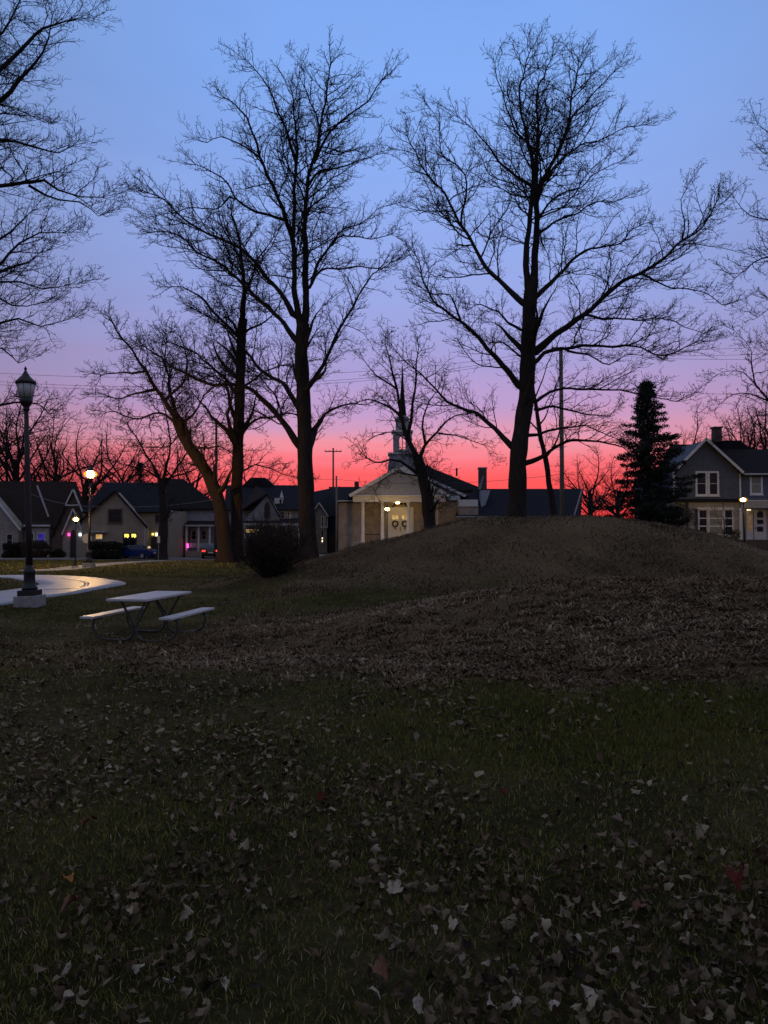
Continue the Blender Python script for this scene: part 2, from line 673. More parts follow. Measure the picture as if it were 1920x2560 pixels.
class Grower:
    def __init__(s, seed, rmin, spacing=(.5, .34, .26), klen=.46, up=.05, wig=.22, maxlen=6.0, maxlev=3, droop=0.0, rk=.0085, ends=.9):
        s.rg = random.Random(seed)
        s.rmin = rmin
        s.sp = spacing
        s.k = klen
        s.up = up
        s.wig = wig
        s.maxlen = maxlen
        s.maxlev = maxlev
        s.droop = droop
        s.rk = rk
        s.ends = ends
        s.big = Chains()
        s.small = Chains()

    def along(s, pts, rad, lev, t0=.16):
        """side shoots along a branch; pts list of 3-tuples"""
        if lev > s.maxlev:
            return
        rg = s.rg
        n = len(pts)
        ln = [0.0]
        for i in range(1, n):
            a, b = pts[i - 1], pts[i]
            ln.append(ln[-1] + math.sqrt((a[0] - b[0]) ** 2 + (a[1] - b[1]) ** 2 + (a[2] - b[2]) ** 2))
        tot = ln[-1]
        sp = s.sp[lev - 1]
        d = tot * t0 + rg.uniform(.2, 1) * sp
        i = 1
        az = rg.uniform(0, 6.28)
        while d < tot:
            while ln[i] < d:
                i += 1
            f = (d - ln[i - 1]) / max(1e-6, ln[i] - ln[i - 1])
            a, b = pts[i - 1], pts[i]
            p = (a[0] + (b[0] - a[0]) * f, a[1] + (b[1] - a[1]) * f, a[2] + (b[2] - a[2]) * f)
            r = rad[i - 1] + (rad[i] - rad[i - 1]) * f
            t = (b[0] - a[0], b[1] - a[1], b[2] - a[2])
            rem = tot - d
            Lc = min(s.maxlen / (1.8 ** (lev - 1)), s.k * (rem * .5 + tot * .26)) * rg.uniform(.4, 1.3)
            lo = (.6, .3, .16)[lev - 1]
            Lc = max(Lc, lo * rg.uniform(.6, 1.2))
            az += 2.4 + rg.uniform(-.6, .6)
            s.shoot(p, t, az, rg.uniform(.55, 1.15), Lc, r, lev)
            d += sp * rg.uniform(.5, 1.5) * (1.35 - .7 * d / tot)

    def shoot(s, p, t, az, ang, Lc, rp, lev):
        rg = s.rg
        l = math.sqrt(t[0] ** 2 + t[1] ** 2 + t[2] ** 2) + 1e-9
        tx, ty, tz = t[0] / l, t[1] / l, t[2] / l
        if abs(tz) < .9:
            ux, uy, uz = -ty, tx, 0.0
        else:
            ux, uy, uz = 1.0, 0.0, 0.0
            k = ux * tx
            ux, uy, uz = ux - k * tx, -k * ty, -k * tz
        ul = math.sqrt(ux * ux + uy * uy + uz * uz) + 1e-9
        ux, uy, uz = ux / ul, uy / ul, uz / ul
        vx, vy, vz = ty * uz - tz * uy, tz * ux - tx * uz, tx * uy - ty * ux
        ca, sa = math.cos(az), math.sin(az)
        c, q = math.cos(ang), math.sin(ang)
        dx = tx * c + (ux * ca + vx * sa) * q
        dy = ty * c + (uy * ca + vy * sa) * q
        dz = tz * c + (uz * ca + vz * sa) * q
        if dz < -.25 and rg.random() > s.droop:
            dz *= -.4
        r0 = min(rp * .72, s.rk * Lc + s.rmin)
        r0 = max(r0, s.rmin)
        n = 2 if lev == 3 else (4 if lev == 2 else max(6, int(Lc / .4)))
        if Lc < .3: n = 2
        st = Lc / n
        x, y, z = p
        pts = [p]
        rad = [r0]
        w = s.wig * (1.25 if lev >= 2 else 1)
        up = s.up * (1.3 if lev >= 2 else 1)
        for k in range(n):
            dx += rg.gauss(0, w)
            dy += rg.gauss(0, w)
            dz += rg.gauss(0, w) + up
            m = math.sqrt(dx * dx + dy * dy + dz * dz) + 1e-9
            dx, dy, dz = dx / m, dy / m, dz / m
            x += dx * st
            y += dy * st
            z += dz * st
            pts.append((x, y, z))
            rad.append(r0 + (s.rmin * s.ends - r0) * (k + 1) / n)
        (s.big if r0 > s.rmin * 2.2 else s.small).add(pts, rad)
        s.along(pts, rad, lev + 1)


def bare_tree(name, label, Y, limbs, seed, rmin, group=None, bark='bark', off=(0, 0), sc=1.0, base=None, extra=0, roots=True, trim=.88, **kw):
    """limbs: [ (points [(px, py, dy)], r0, r1), ... ] in photograph pixels at the tree's distance; the first is the trunk.
    extra: boughs added towards and away from the viewer so that the crown is round"""
    rg = random.Random(seed + 99)
    g = Grower(seed, rmin, **kw)
    conv = lambda q: Vector(P(off[0] + q[0] * sc, off[1] + q[1] * sc, Y + (q[2] if len(q) > 2 else 0)))
    b0 = conv(limbs[0][0][0])
    bz = gz(b0.x, b0.y)
    loc = (b0.x, b0.y, bz - .05)
    root = thing(name, label, 'tree', loc, group)
    parts = []
    for li, (pp, r0, r1) in enumerate(limbs):
        n = len(pp)
        ph = rg.uniform(-1, 1)
        bend = rg.uniform(-1, 1)
        q = []
        cum = 0
        last = None
        for i, c in enumerate(pp):
            v = conv(c)
            if last is not None: cum += (v - last).length
            last = v.copy()
            t = i / (n - 1)
            if len(c) < 3 and li > 0:      # depth of a limb that the photo does not tell
                v = conv((c[0], c[1], cum * .42 * ph + cum * .12 * bend * t))
            q.append((v, r0 * (1.0 if li == 0 else .9) + ((r1 if li == 0 else r1 * .55) - r0 * (1.0 if li == 0 else .9)) * (t ** (.8 if li == 0 else .6))))
        if li == 0:
            v0 = q[0][0]
            q[0] = (Vector((v0.x, v0.y, bz - .15)), r0)
        if li > 0:
            # a limb grows out of the nearest wood already there
            s0 = q[0][0]
            near = min((p_ for pr_ in parts for p_ in pr_), key=lambda p_: (p_[0] - s0).length)
            dn = (near[0] - s0).length
            if dn > .08:
                q = [(near[0] - Vector((0, 0, min(.25, dn * .4))), min(r0 * 1.25, near[1] * .9))] + q
        cm = catmull(q, .35)
        if li > 0:
            cm = cm[:max(4, int(len(cm) * trim))]
        parts.append(cm)
    # limbs towards and away from the viewer
    trunkpts = parts[0]
    ztop = max(p[0].z for p in trunkpts)
    for e in range(extra):
        t = rg.uniform(.38, .95)
        i = int(t * (len(trunkpts) - 1))
        v, r = trunkpts[i]
        a = (R(90) if e % 2 else R(270)) + rg.uniform(-.6, .6)
        el_ = rg.uniform(.45, 1.0)
        ln = (ztop - bz) * rg.uniform(.22, .36) * (1.2 - .5 * t)
        d = Vector((math.cos(a) * math.cos(el_), math.sin(a) * math.cos(el_), math.sin(el_)))
        pts = [(v.copy(), r * .5)]
        k = 7
        for j in range(k):
            d = (d + Vector((rg.gauss(0, .16), rg.gauss(0, .16), rg.gauss(0, .12) + .06))).normalized()
            v = v + d * ln / k
            pts.append((v.copy(), r * .5 * (1 - (j + 1) / k) + rmin * 1.5))
        parts.append(catmull(pts, .35))
    for li, pts in enumerate(parts):
        wob = .02 if li else .012
        P3 = []
        Rr = []
        fx, fy, fz = rg.uniform(0, 6), rg.uniform(0, 6), rg.uniform(0, 6)
        for i, (v, r) in enumerate(pts):
            s_ = i * .35
            a = wob * min(1, i / 4) * (1 + 3 * min(1, .05 / r) * .6)
            P3.append((v.x + a * math.sin(2.1 * s_ + fx) + .6 * a * math.sin(4.7 * s_ + fy),
                       v.y + a * math.sin(1.8 * s_ + fy), v.z + a * math.sin(2.3 * s_ + fz) + .5 * a * math.sin(5.1 * s_ + fx)))
            rr = r * (1 + .05 * math.sin(3.1 * s_ + fx))
            if li == 0 and roots:
                hgt = v.z - bz
                rr *= 1 + .42 * math.exp(-max(0, hgt) / .45)
            Rr.append(rr)
        ch = Chains()
        ch.add(P3, Rr)
        V, Q = ch.arrays(12 if li == 0 else 8)
        if li == 0:
            # ribs of bark round the trunk
            ang = np.tile(np.arange(12) * 2 * np.pi / 12, len(P3))
            cc = np.repeat(np.array(P3), 12, axis=0)
            hh = cc[:, 2] - bz
            f = 1 + .05 * np.sin(5 * ang + hh * .6) + .22 * np.exp(-np.clip(hh, 0, None) / .5) * np.sin(3 * ang + 1)
            V = cc + (V - cc) * f[:, None]
        np_mesh('trunk' if li == 0 else 'limb', V, Q, mat=bark, parent=root, off=loc)
        if li == 0:
            # shoots only above the middle of the trunk
            k0 = int(len(P3) * .72)
            g.along(P3[k0:], Rr[k0:], 1)
        else:
            g.along(P3, Rr, 1)
        # the limb ends break up into shoots
        tdir = tuple(P3[-1][i] - P3[-2][i] for i in range(3))
        for k in range(5):
            g.shoot(P3[-1], tdir, k * 1.3 + rg.uniform(0, 1), rg.uniform(.1, .75), min(g.maxlen * .42, rg.uniform(1.0, 2.2)), max(Rr[-1], rmin * 2), 1)
    tris = 0
    if g.big.n:
        V, Q = g.big.arrays(5)
        np_mesh('branches', V, Q, mat='twig', parent=root, off=loc, kind='stuff')
        tris += len(Q) * 2
    if g.small.n:
        V, Q = g.small.arrays(3)
        np_mesh('twigs', V, Q, mat='twig', parent=root, off=loc, kind='stuff')
        tris += len(Q) * 2
    print(name, label[:30], 'tris', tris)
    return root


def copy_tree(o, parent=None):
    c = o.copy()
    COL.objects.link(c)
    c.parent = parent
    for ch in list(o.children):
        copy_tree(ch, c)
    return c

# ------------------------------------------------------------------ ground: lawn and two grassed mounds cut from one height field
def blend_earth():
    m, t, b, o = newmat('park_earth')
    tcn = t.nodes.new('ShaderNodeTexCoord')
    n1 = t.nodes.new('ShaderNodeTexNoise')
    n1.inputs['Scale'].default_value = .55
    n1.inputs['Detail'].default_value = 6
    n2 = t.nodes.new('ShaderNodeTexNoise')
    n2.inputs['Scale'].default_value = 13
    n2.inputs['Detail'].default_value = 8
    n2.inputs['Roughness'].default_value = .75
    t.links.new(tcn.outputs['Object'], n1.inputs[0])
    t.links.new(tcn.outputs['Object'], n2.inputs[0])
    mm = t.nodes.new('ShaderNodeMixRGB')
    t.links.new(n1.outputs[0], mm.inputs[1])
    t.links.new(n2.outputs[0], mm.inputs[2])
    c1 = t.nodes.new('ShaderNodeValToRGB')
    ramp(c1, [(p, c + (1,)) for p, c in [(.34, (.022, .020, .009)), (.47, (.052, .048, .018)), (.56, (.095, .080, .034)), (.68, (.16, .12, .066))]], 'LINEAR')
    c2 = t.nodes.new('ShaderNodeValToRGB')
    ramp(c2, [(p, c + (1,)) for p, c in [(.34, (.062, .042, .022)), (.48, (.142, .100, .056)), (.6, (.195, .140, .080)), (.7, (.26, .195, .12))]], 'LINEAR')
    t.links.new(mm.outputs[0], c1.inputs[0])
    t.links.new(mm.outputs[0], c2.inputs[0])
    at = t.nodes.new('ShaderNodeAttribute')
    at.attribute_name = 'brown'
    mx_ = t.nodes.new('ShaderNodeMixRGB')
    t.links.new(at.outputs['Fac'], mx_.inputs[0])
    t.links.new(c1.outputs[0], mx_.inputs[1])
    t.links.new(c2.outputs[0], mx_.inputs[2])
    t.links.new(mx_.outputs[0], b.inputs['Base Color'])
    b.inputs['Roughness'].default_value = .95
    b.inputs['Specular IOR Level'].default_value = .03
    bp = t.nodes.new('ShaderNodeBump')
    bp.inputs['Distance'].default_value = .06
    t.links.new(n2.outputs[0], bp.inputs['Height'])
    t.links.new(bp.outputs[0], b.inputs['Normal'])
    return m


M['park_earth'] = blend_earth()


def rnd_mat(name, stops, rough=.8, trans=.0):
    """blade and leaf colour from a per-piece random value plus patches over the lawn"""
    m, t, b, o = newmat(name)
    at = t.nodes.new('ShaderNodeAttribute')
    at.attribute_name = 'rnd'
    cr = t.nodes.new('ShaderNodeValToRGB')
    ramp(cr, [(p, c + (1,)) for p, c in stops], 'LINEAR')
    t.links.new(at.outputs['Fac'], cr.inputs[0])
    t.links.new(cr.outputs[0], b.inputs['Base Color'])
    b.inputs['Roughness'].default_value = .95
    b.inputs['Specular IOR Level'].default_value = .04
    return m


M['grass'] = rnd_mat('grass', [(0, (.066, .070, .012)), (.45, (.145, .146, .028)), (.7, (.215, .190, .055)), (.85, (.30, .24, .11)), (1, (.44, .35, .20))])
M['thatch_short'] = rnd_mat('thatch_short', [(0, (.058, .043, .026)), (.5, (.150, .112, .070)), (.8, (.21, .158, .102)), (1, (.32, .25, .17))])
M['thatch'] = rnd_mat('thatch', [(0, (.082, .046, .026)), (.5, (.200, .140, .084)), (.8, (.30, .22, .14)), (1, (.43, .34, .235))])
M['leaf_litter'] = rnd_mat('leaf_litter', [(0, (.042, .027, .015)), (.4, (.128, .092, .058)), (.7, (.225, .172, .115)), (1, (.42, .345, .25))])

ys = np.concatenate([np.linspace(-40, 1, 14), np.arange(1.4, 8, .16), np.arange(8, 20, .13), np.arange(20, 39, .2), np.arange(39, 100, 1.2), np.geomspace(101, 2500, 24)])
xs = np.concatenate([-np.geomspace(2500, 33, 22), np.arange(-32, -8, 1.0), np.arange(-8, -3, .3), np.arange(-3, 14.5, .15), np.arange(14.5, 22, .4), np.arange(22, 34, 1.0), np.geomspace(35, 2500, 22)])
GX, GY = np.meshgrid(xs, ys)
GZ = ground(GX, GY)
nx, ny = len(xs), len(ys)
ii = np.arange(nx * ny).reshape(ny, nx)
quads = np.stack([ii[:-1, :-1], ii[:-1, 1:], ii[1:, 1:], ii[1:, :-1]], axis=-1).reshape(-1, 4)
V = np.stack([GX, GY, GZ], axis=-1).reshape(-1, 3)
fc = V[quads].mean(axis=1)
in1 = m1_r(fc[:, 0], fc[:, 1]) < .97
in2 = (m2_r(fc[:, 0], fc[:, 1]) < .99)
in1 = in1 & ~in2


def cut(name, mask, mat):
    q = quads[mask]
    u, inv = np.unique(q, return_inverse=True)
    o = np_mesh(name, V[u], inv.reshape(-1, 4), mat=mat, kind='structure')
    a = o.data.attributes.new('brown', 'FLOAT', 'POINT')
    a.data.foreach_set('value', brown(V[u][:, 0], V[u][:, 1]).astype(np.float32))
    return o





# ------------------------------------------------------------------ grass and leaf litter
def set_rnd(o, vals):
    a = o.data.attributes.new('rnd', 'FLOAT', 'POINT')
    a.data.foreach_set('value', np.asarray(vals, np.float32))


NG = np.random.RandomState(11)


def vnoise(x, y, s, seed):
    r = np.random.RandomState(seed)
    out = 0
    for k in range(7):
        a = r.uniform(0, 6.28)
        f = r.uniform(.5, 1.6) * s
        out = out + np.sin(f * (x * math.cos(a) + y * math.sin(a)) + r.uniform(0, 6.28))
    return out / 7 * 2.0


def brown(x, y):
    """how far the ground has gone from green lawn to dead grass and leaf litter"""
    n_ = .16 * vnoise(x, y, 1.1, 61) + .10 * vnoise(x, y, 3.1, 62)
    b2 = 1 - sst(.86, 1.16, np.hypot((x - M2[0] + 1.0) / (M2R[0] + 1.6), (y - M2[1] + .1) / (M2R[1] + .1)) + n_ * .8)
    b1 = 1 - sst(.74, 1.05, m1_r(x, y) + n_)
    bt = .30 * np.exp(-(((x + 4) / 3.5) ** 2 + ((y - 11.5) / 2.2) ** 2)) * (1 + 2 * n_)
    return np.clip(np.maximum(np.maximum(b2, b1), bt), 0, 1)


cut('lawn', ~in1 & ~in2, 'park_earth')
cut('mound_terrain', in1, 'park_earth')
cut('low_mound_terrain', in2, 'park_earth')


def scatter(n, y0, y1, pw, spread=1.25):
    """points over the view wedge, denser near the camera"""
    u = NG.rand(n)
    e = 1 - pw if abs(1 - pw) > 1e-6 else 1e-4
    y = (y0 ** e + u * (y1 ** e - y0 ** e)) ** (1 / e)
    x = (NG.rand(n) - .5) * (y * 1.0 * spread + 1.2)
    return x, y


def blades(name, x, y, hgt, wid, lean, rnd, mat, zoff=-.004):
    n = len(x)
    z = ground(x, y) + zoff
    a = NG.rand(n) * 6.283
    la = NG.rand(n) * 6.283
    dx, dy = np.cos(a) * wid / 2, np.sin(a) * wid / 2
    lx, ly = np.cos(la) * lean * hgt, np.sin(la) * lean * hgt
    up = hgt * np.sqrt(np.clip(1 - lean ** 2, .02, 1))
    b0 = np.stack([x - dx, y - dy, z], 1)
    b1 = np.stack([x + dx, y + dy, z], 1)
    m0 = np.stack([x - dx * .8 + lx * .4, y - dy * .8 + ly * .4, z + up * .6], 1)
    m1 = np.stack([x + dx * .8 + lx * .4, y + dy * .8 + ly * .4, z + up * .6], 1)
    tp = np.stack([x + lx, y + ly, z + up * .95], 1)
    V = np.stack([b0, b1, m0, m1, tp], 1).reshape(-1, 3)
    k = np.arange(n)[:, None] * 5
    q = k + np.array([0, 1, 3, 2])
    t = k + np.array([2, 3, 4])
    o = np_mesh(name, V, q, t, mat=mat, kind='stuff', smooth=False)
    set_rnd(o, np.repeat(rnd, 5))
    return o


# path outline is needed to keep the grass off the concrete
PATH_OUT = [(-160, 1545), (-60, 1526), (0, 1514), (55, 1505), (104, 1496), (179, 1486), (225, 1478), (262, 1471), (297, 1465), (315, 1460), (305, 1456), (277, 1451),
            (250, 1447), (224, 1444), (167, 1441), (110, 1439), (60, 1439), (0, 1440), (-160, 1443)]
PATH_IN = [(-160, 1497), (-60, 1486), (0, 1480), (30, 1476), (58, 1472), (80, 1469), (92, 1466), (97, 1464), (99, 1462), (98, 1460), (95, 1458), (90, 1457),
           (84, 1455), (76, 1454), (66, 1453), (52, 1451), (36, 1448), (0, 1445), (-160, 1447)]


def in_poly(x, y, poly):
    c = np.zeros(len(x), bool)
    n = len(poly)
    for i in range(n):
        x0, y0 = poly[i]
        x1, y1 = poly[(i + 1) % n]
        cond = ((y0 > y) != (y1 > y))
        with np.errstate(divide='ignore', invalid='ignore'):
            xi = (x1 - x0) * (y - y0) / (y1 - y0 + 1e-12) + x0
        c ^= cond & (x < xi)
    return c


PO = [hit(*p)[:2] for p in PATH_OUT]
PI_ = [hit(*p)[:2] for p in PATH_IN]


def off_path(x, y):
    return ~(in_poly(x, y, PO) & ~in_poly(x, y, PI_))


# green lawn in front
x, y = scatter(210000, 1.9, 34, 1.5)
k = (NG.rand(len(x)) > brown(x, y) * 1.1) & (m1_r(x, y) > .7) & off_path(x, y)
pn = vnoise(x, y, .8, 21) + .4 * vnoise(x, y, 3, 22)
keep = k & (NG.rand(len(x)) < np.clip(.80 + .35 * pn, .25, 1))
x, y, pn = x[keep], y[keep], pn[keep]
dist = np.hypot(x, y)
w = .0035 + .0011 * np.clip(dist - 3, 0, 30)
h = NG.uniform(.03, .075, len(x)) * (1 + .35 * np.clip(pn, -1, 1))
rn = np.clip(NG.beta(2, 3.2, len(x)) - .16 * pn + .1 * (NG.rand(len(x)) < .08) + .05, 0, 1)
blades('grass', x, y, h, w, NG.uniform(.2, .9, len(x)), rn, 'grass')
# the same lawn carried on to either side and back to where one stands
y = .3 + 15 * NG.rand(65000) ** 1.5
x = (NG.rand(len(y)) - .5) * (y * 1.35 + 7)
k = (np.abs(x) > (y * 1.25 + 1.2) / 2) | (y < 1.95)
k &= (NG.rand(len(x)) > brown(x, y) * 1.1) & off_path(x, y)
x, y = x[k], y[k]
blades('side_grass', x, y, NG.uniform(.03, .08, len(x)), (.007 + .0014 * y), NG.uniform(.2, .9, len(x)), np.clip(NG.beta(2, 3.2, len(x)) + .05, 0, 1), 'grass')
x, y = scatter(46000, 30, 62, .6, 1.15)
k = off_path(x, y) & (m1_r(x, y) > .98) & (x < 4)
x, y = x[k], y[k]
rn = np.clip(NG.beta(2.4, 2.6, len(x)) - .15 * vnoise(x, y, .5, 44), 0, 1)
blades('distant_grass', x, y, NG.uniform(.04, .08, len(x)), NG.uniform(.03, .06, len(x)), NG.uniform(.3, .9, len(x)), rn, 'grass')
# dead thatch on the mounds, in matted tufts that lean together
def tufts(name, cx, cy, per, ln, wid, spread, mat, base_rnd):
    n = len(cx)
    dirn = NG.rand(n) * 6.283
    px_ = np.repeat(cx, per) + NG.normal(0, 1, n * per) * np.repeat(spread, per) * 1.5
    py_ = np.repeat(cy, per) + NG.normal(0, 1, n * per) * np.repeat(spread, per) * .4
    N = n * per
    z = ground(px_, py_) - .006
    la = np.repeat(dirn, per) + NG.normal(0, .5, N)
    hgt = np.repeat(ln, per) * NG.uniform(.5, 1.2, N)
    lean = NG.uniform(.84, .992, N)
    lx, ly = np.cos(la) * lean * hgt, np.sin(la) * lean * hgt
    up = hgt * np.sqrt(1 - lean ** 2)
    a_ = la + 1.57 + NG.normal(0, .5, N)
    dx, dy = np.cos(a_) * wid / 2, np.sin(a_) * wid / 2
    V_ = np.stack([np.stack([px_ - dx, py_ - dy, z], 1), np.stack([px_ + dx, py_ + dy, z], 1),
                   np.stack([px_ - dx * .8 + lx * .5, py_ - dy * .8 + ly * .5, z + up * .9], 1), np.stack([px_ + dx * .8 + lx * .5, py_ + dy * .8 + ly * .5, z + up * .9], 1),
                   np.stack([px_ + lx, py_ + ly, z + up * .8], 1)], 1).reshape(-1, 3)
    k = np.arange(N)[:, None] * 5
    o = np_mesh(name, V_, k + np.array([0, 1, 3, 2]), k + np.array([2, 3, 4]), mat=mat, kind='stuff', smooth=False)
    set_rnd(o, np.repeat(np.clip(np.repeat(base_rnd, per) + NG.normal(0, .13, N), 0, 1), 5))


x, y = scatter(12000, 8, 20, 1.0, 1.15)
k = (NG.rand(len(x)) < brown(x, y) ** 1.5 * (.55 + .6 * vnoise(x, y, 1.7, 55))) & (y < 20)
x, y = x[k], y[k]
tufts('dead_grass', x, y, 11, NG.uniform(.08, .17, len(x)), .022, NG.uniform(.03, .08, len(x)), 'thatch', np.clip(.46 + .28 * vnoise(x, y, 1.3, 5) + NG.normal(0, .18, len(x)), .02, 1))
x, y = scatter(40000, 8, 24, 1.2, 1.15)
k = NG.rand(len(x)) < brown(x, y)
x, y = x[k], y[k]
rn = np.clip(NG.beta(2.2, 2.6, len(x)) + .12 * vnoise(x, y, 1.2, 5), 0, 1)
blades('fine_dead_grass', x, y, NG.uniform(.04, .10, len(x)), .006 + .0008 * np.hypot(x, y), NG.uniform(.6, .98, len(x)), rn, 'thatch')
x, y = scatter(70000, 16, 34, .9, 1.1)
k = (NG.rand(len(x)) < brown(x, y)) & (x > -8)
x, y = x[k], y[k]
rn = np.clip(NG.beta(2, 3, len(x)) + .22 * vnoise(x, y, .9, 6) - .04, 0, 1)
blades('short_dead_grass', x, y, NG.uniform(.04, .10, len(x)) * np.clip(1 + 1.1 * vnoise(x, y, 2.2, 91), .5, 2.2), NG.uniform(.016, .032, len(x)), NG.uniform(.5, .97, len(x)), rn, 'thatch_short')


# fallen oak and maple leaves
def leaf_shape(seed):
    r = np.random.RandomState(seed)
    lobes = 5 if seed % 2 else 7
    n = 20
    th = np.linspace(0, 2 * np.pi, n, endpoint=False)
    rad = .62 + .30 * np.abs(np.cos(th * lobes / 2)) ** .7 + r.uniform(-.08, .08, n)
    rad *= 1 + .25 * np.cos(th)
    el_ = r.uniform(.42, .8)
    ox, oy = rad * np.cos(th), rad * np.sin(th) * el_
    # stalk end
    vs = [(0, 0)]
    vs += [(ox[i] * .55, oy[i] * .55) for i in range(0, n, 2)]
    vs += list(zip(ox, oy))
    vs = np.array(vs)
    fs = []
    h = n // 2
    for i in range(h):
        j = (i + 1) % h
        fs.append((0, 1 + i, 1 + j))
        a = 1 + h + 2 * i
        b = 1 + h + 2 * i + 1
        c = 1 + h + (2 * i + 2) % n
        fs.append((1 + i, a, b))
        fs.append((1 + i, b, 1 + j))
        fs.append((1 + j, b, c))
    k1 = r.choice([-1, 1]) * r.uniform(.35, 1.0)
    k2 = r.uniform(.3, 1.1)
    z = .55 * k1 * vs[:, 0] ** 2 + .55 * k2 * vs[:, 1] ** 2 + r.uniform(.25, .8) * np.abs(vs[:, 1]) + .2 * np.sin(4 * vs[:, 0] + seed) * vs[:, 1] + r.normal(0, .07, len(vs))
    vs[:, 0] *= 1 - .16 * abs(k1)
    vs[:, 1] *= 1 - .18 * k2
    z -= z.min()
    return np.column_stack([vs, z]), np.array(fs)


LEAVES = [leaf_shape(s) for s in range(10)]


def leaf_lo(seed):
    r = np.random.RandomState(seed + 500)
    n = 7
    th = np.linspace(0, 2 * np.pi, n, endpoint=False) + r.uniform(-.2, .2, n)
    rad = r.uniform(.55, 1.1, n)
    vs = np.column_stack([rad * np.cos(th), rad * np.sin(th) * r.uniform(.4, .8), r.uniform(0, .55, n)])
    vs = np.vstack([[(0, 0, r.uniform(-.1, .25))], vs])
    vs[:, 2] -= vs[:, 2].min()
    return vs, np.array([(0, 1 + i, 1 + (i + 1) % n) for i in range(n)])


LEAVES_LO = [leaf_lo(s) for s in range(12)]


def rot_leaf(n):
    yaw = NG.rand(n) * 6.283
    tilt = NG.normal(0, .55, n)
    tilt2 = NG.normal(0, .5, n)
    flip = np.where(NG.rand(n) < .45, -1., 1.)
    cy, sy = np.cos(yaw), np.sin(yaw)
    ct, st = np.cos(tilt), np.sin(tilt)
    c2, s2 = np.cos(tilt2), np.sin(tilt2)
    Rz = np.zeros((n, 3, 3))
    Rz[:, 0, 0] = cy; Rz[:, 0, 1] = -sy; Rz[:, 1, 0] = sy; Rz[:, 1, 1] = cy; Rz[:, 2, 2] = 1
    Rx = np.zeros((n, 3, 3))
    Rx[:, 0, 0] = 1; Rx[:, 1, 1] = ct; Rx[:, 1, 2] = -st; Rx[:, 2, 1] = st; Rx[:, 2, 2] = ct
    Ry = np.zeros((n, 3, 3))
    Ry[:, 0, 0] = c2; Ry[:, 0, 2] = s2; Ry[:, 1, 1] = 1; Ry[:, 2, 0] = -s2; Ry[:, 2, 2] = c2
    F = np.zeros((n, 3, 3))
    F[:, 0, 0] = 1; F[:, 1, 1] = flip; F[:, 2, 2] = flip
    return Rz @ Rx @ Ry @ F


def litter(name, x, y, size, rnd, lift, LEAVES=LEAVES):
    n = len(x)
    Rm = rot_leaf(n)
    kind = NG.randint(0, len(LEAVES), n)
    vs, ts, rr = [], [], []
    base = 0
    for kd in range(len(LEAVES)):
        sel = np.nonzero(kind == kd)[0]
        if not len(sel): continue
        lv, lf = LEAVES[kd]
        w = np.einsum('nij,vj->nvi', Rm[sel], lv) * size[sel, None, None]
        w[:, :, 2] -= w[:, :, 2].min(axis=1)[:, None]
        w[:, :, 0] += x[sel, None]
        w[:, :, 1] += y[sel, None]
        w[:, :, 2] += (ground(x[sel], y[sel]) + lift)[:, None]
        vs.append(w.reshape(-1, 3))
        ts.append((base + np.arange(len(sel))[:, None, None] * len(lv) + lf[None]).reshape(-1, 3))
        rr.append(np.repeat(rnd[sel], len(lv)))
        base += len(sel) * len(lv)
    o = np_mesh(name, np.concatenate(vs), None, np.concatenate(ts), mat='leaf_litter', kind='stuff')
    set_rnd(o, np.concatenate(rr))
    return o


def litter_density(x, y):
    # thick to the lower left and in drifts, thin on the green patch to the right
    d = .40 + .6 * vnoise(x, y, 1.5, 31) + .5 * vnoise(x, y, 3.6, 33)
    d += .30 * np.exp(-((x + 1.7) ** 2 / 3.5 + (y - 4.2) ** 2 / 3))
    d += .30 * np.exp(-((x + .2) ** 2 / 6 + (y - 7.6) ** 2 / 1.2))
    d -= .55 * np.exp(-((x - 1.5) ** 2 / 3.5 + (y - 5.3) ** 2 / 1.6))
    return np.clip(d, .05, 1)


x, y = scatter(13500, 2.0, 14, .8, 1.12)
k = (NG.rand(len(x)) < litter_density(x, y)) & (m2_r(x, y) > .97)
x, y = x[k], y[k]
order = np.argsort(np.hypot(x, y))
x, y = x[order], y[order]
big = np.zeros(len(x), bool)
# the leaves that show largest are objects of their own
inv = np.nonzero((np.abs(x) < y * .5) & (y > 2.55))[0][:290]
big[inv] = True
bx_, by_ = x[big], y[big]
xs_, ys_ = x[~big], y[~big]
nr = ys_ < 5
litter('leaf_litter', xs_[nr], ys_[nr], NG.uniform(.018, .040, nr.sum()), np.clip(NG.beta(1.3, 1.9, nr.sum()), 0, 1), .012)
litter('farther_leaf_litter', xs_[~nr], ys_[~nr], NG.uniform(.022, .046, (~nr).sum()), np.clip(NG.beta(1.4, 1.7, (~nr).sum()), 0, 1), .012, LEAVES_LO)
x, y = scatter(16000, 8, 30, 1.0, 1.1)
k = (NG.rand(len(x)) < np.clip(.08 + brown(x, y) * (.55 + .7 * vnoise(x, y, 1.5, 77)), .05, 1)) & off_path(x, y)
x, y = x[k], y[k]
litter('mound_leaf_litter', x, y, NG.uniform(.02, .045, len(x)), np.clip(NG.beta(1.8, 2.0, len(x)), 0, 1), .008, LEAVES_LO)

y = .5 + 13 * NG.rand(3600) ** 1.2
x = (NG.rand(len(y)) - .5) * (y * 1.35 + 7)
k = ((np.abs(x) > (y * 1.12 + 1.2) / 2) | (y < 2.0)) & (NG.rand(len(x)) < litter_density(x, y)) & off_path(x, y)
x, y = x[k], y[k]
litter('side_leaf_litter', x, y, NG.uniform(.02, .042, len(x)), np.clip(NG.beta(1.3, 1.9, len(x)), 0, 1), .012, LEAVES_LO)
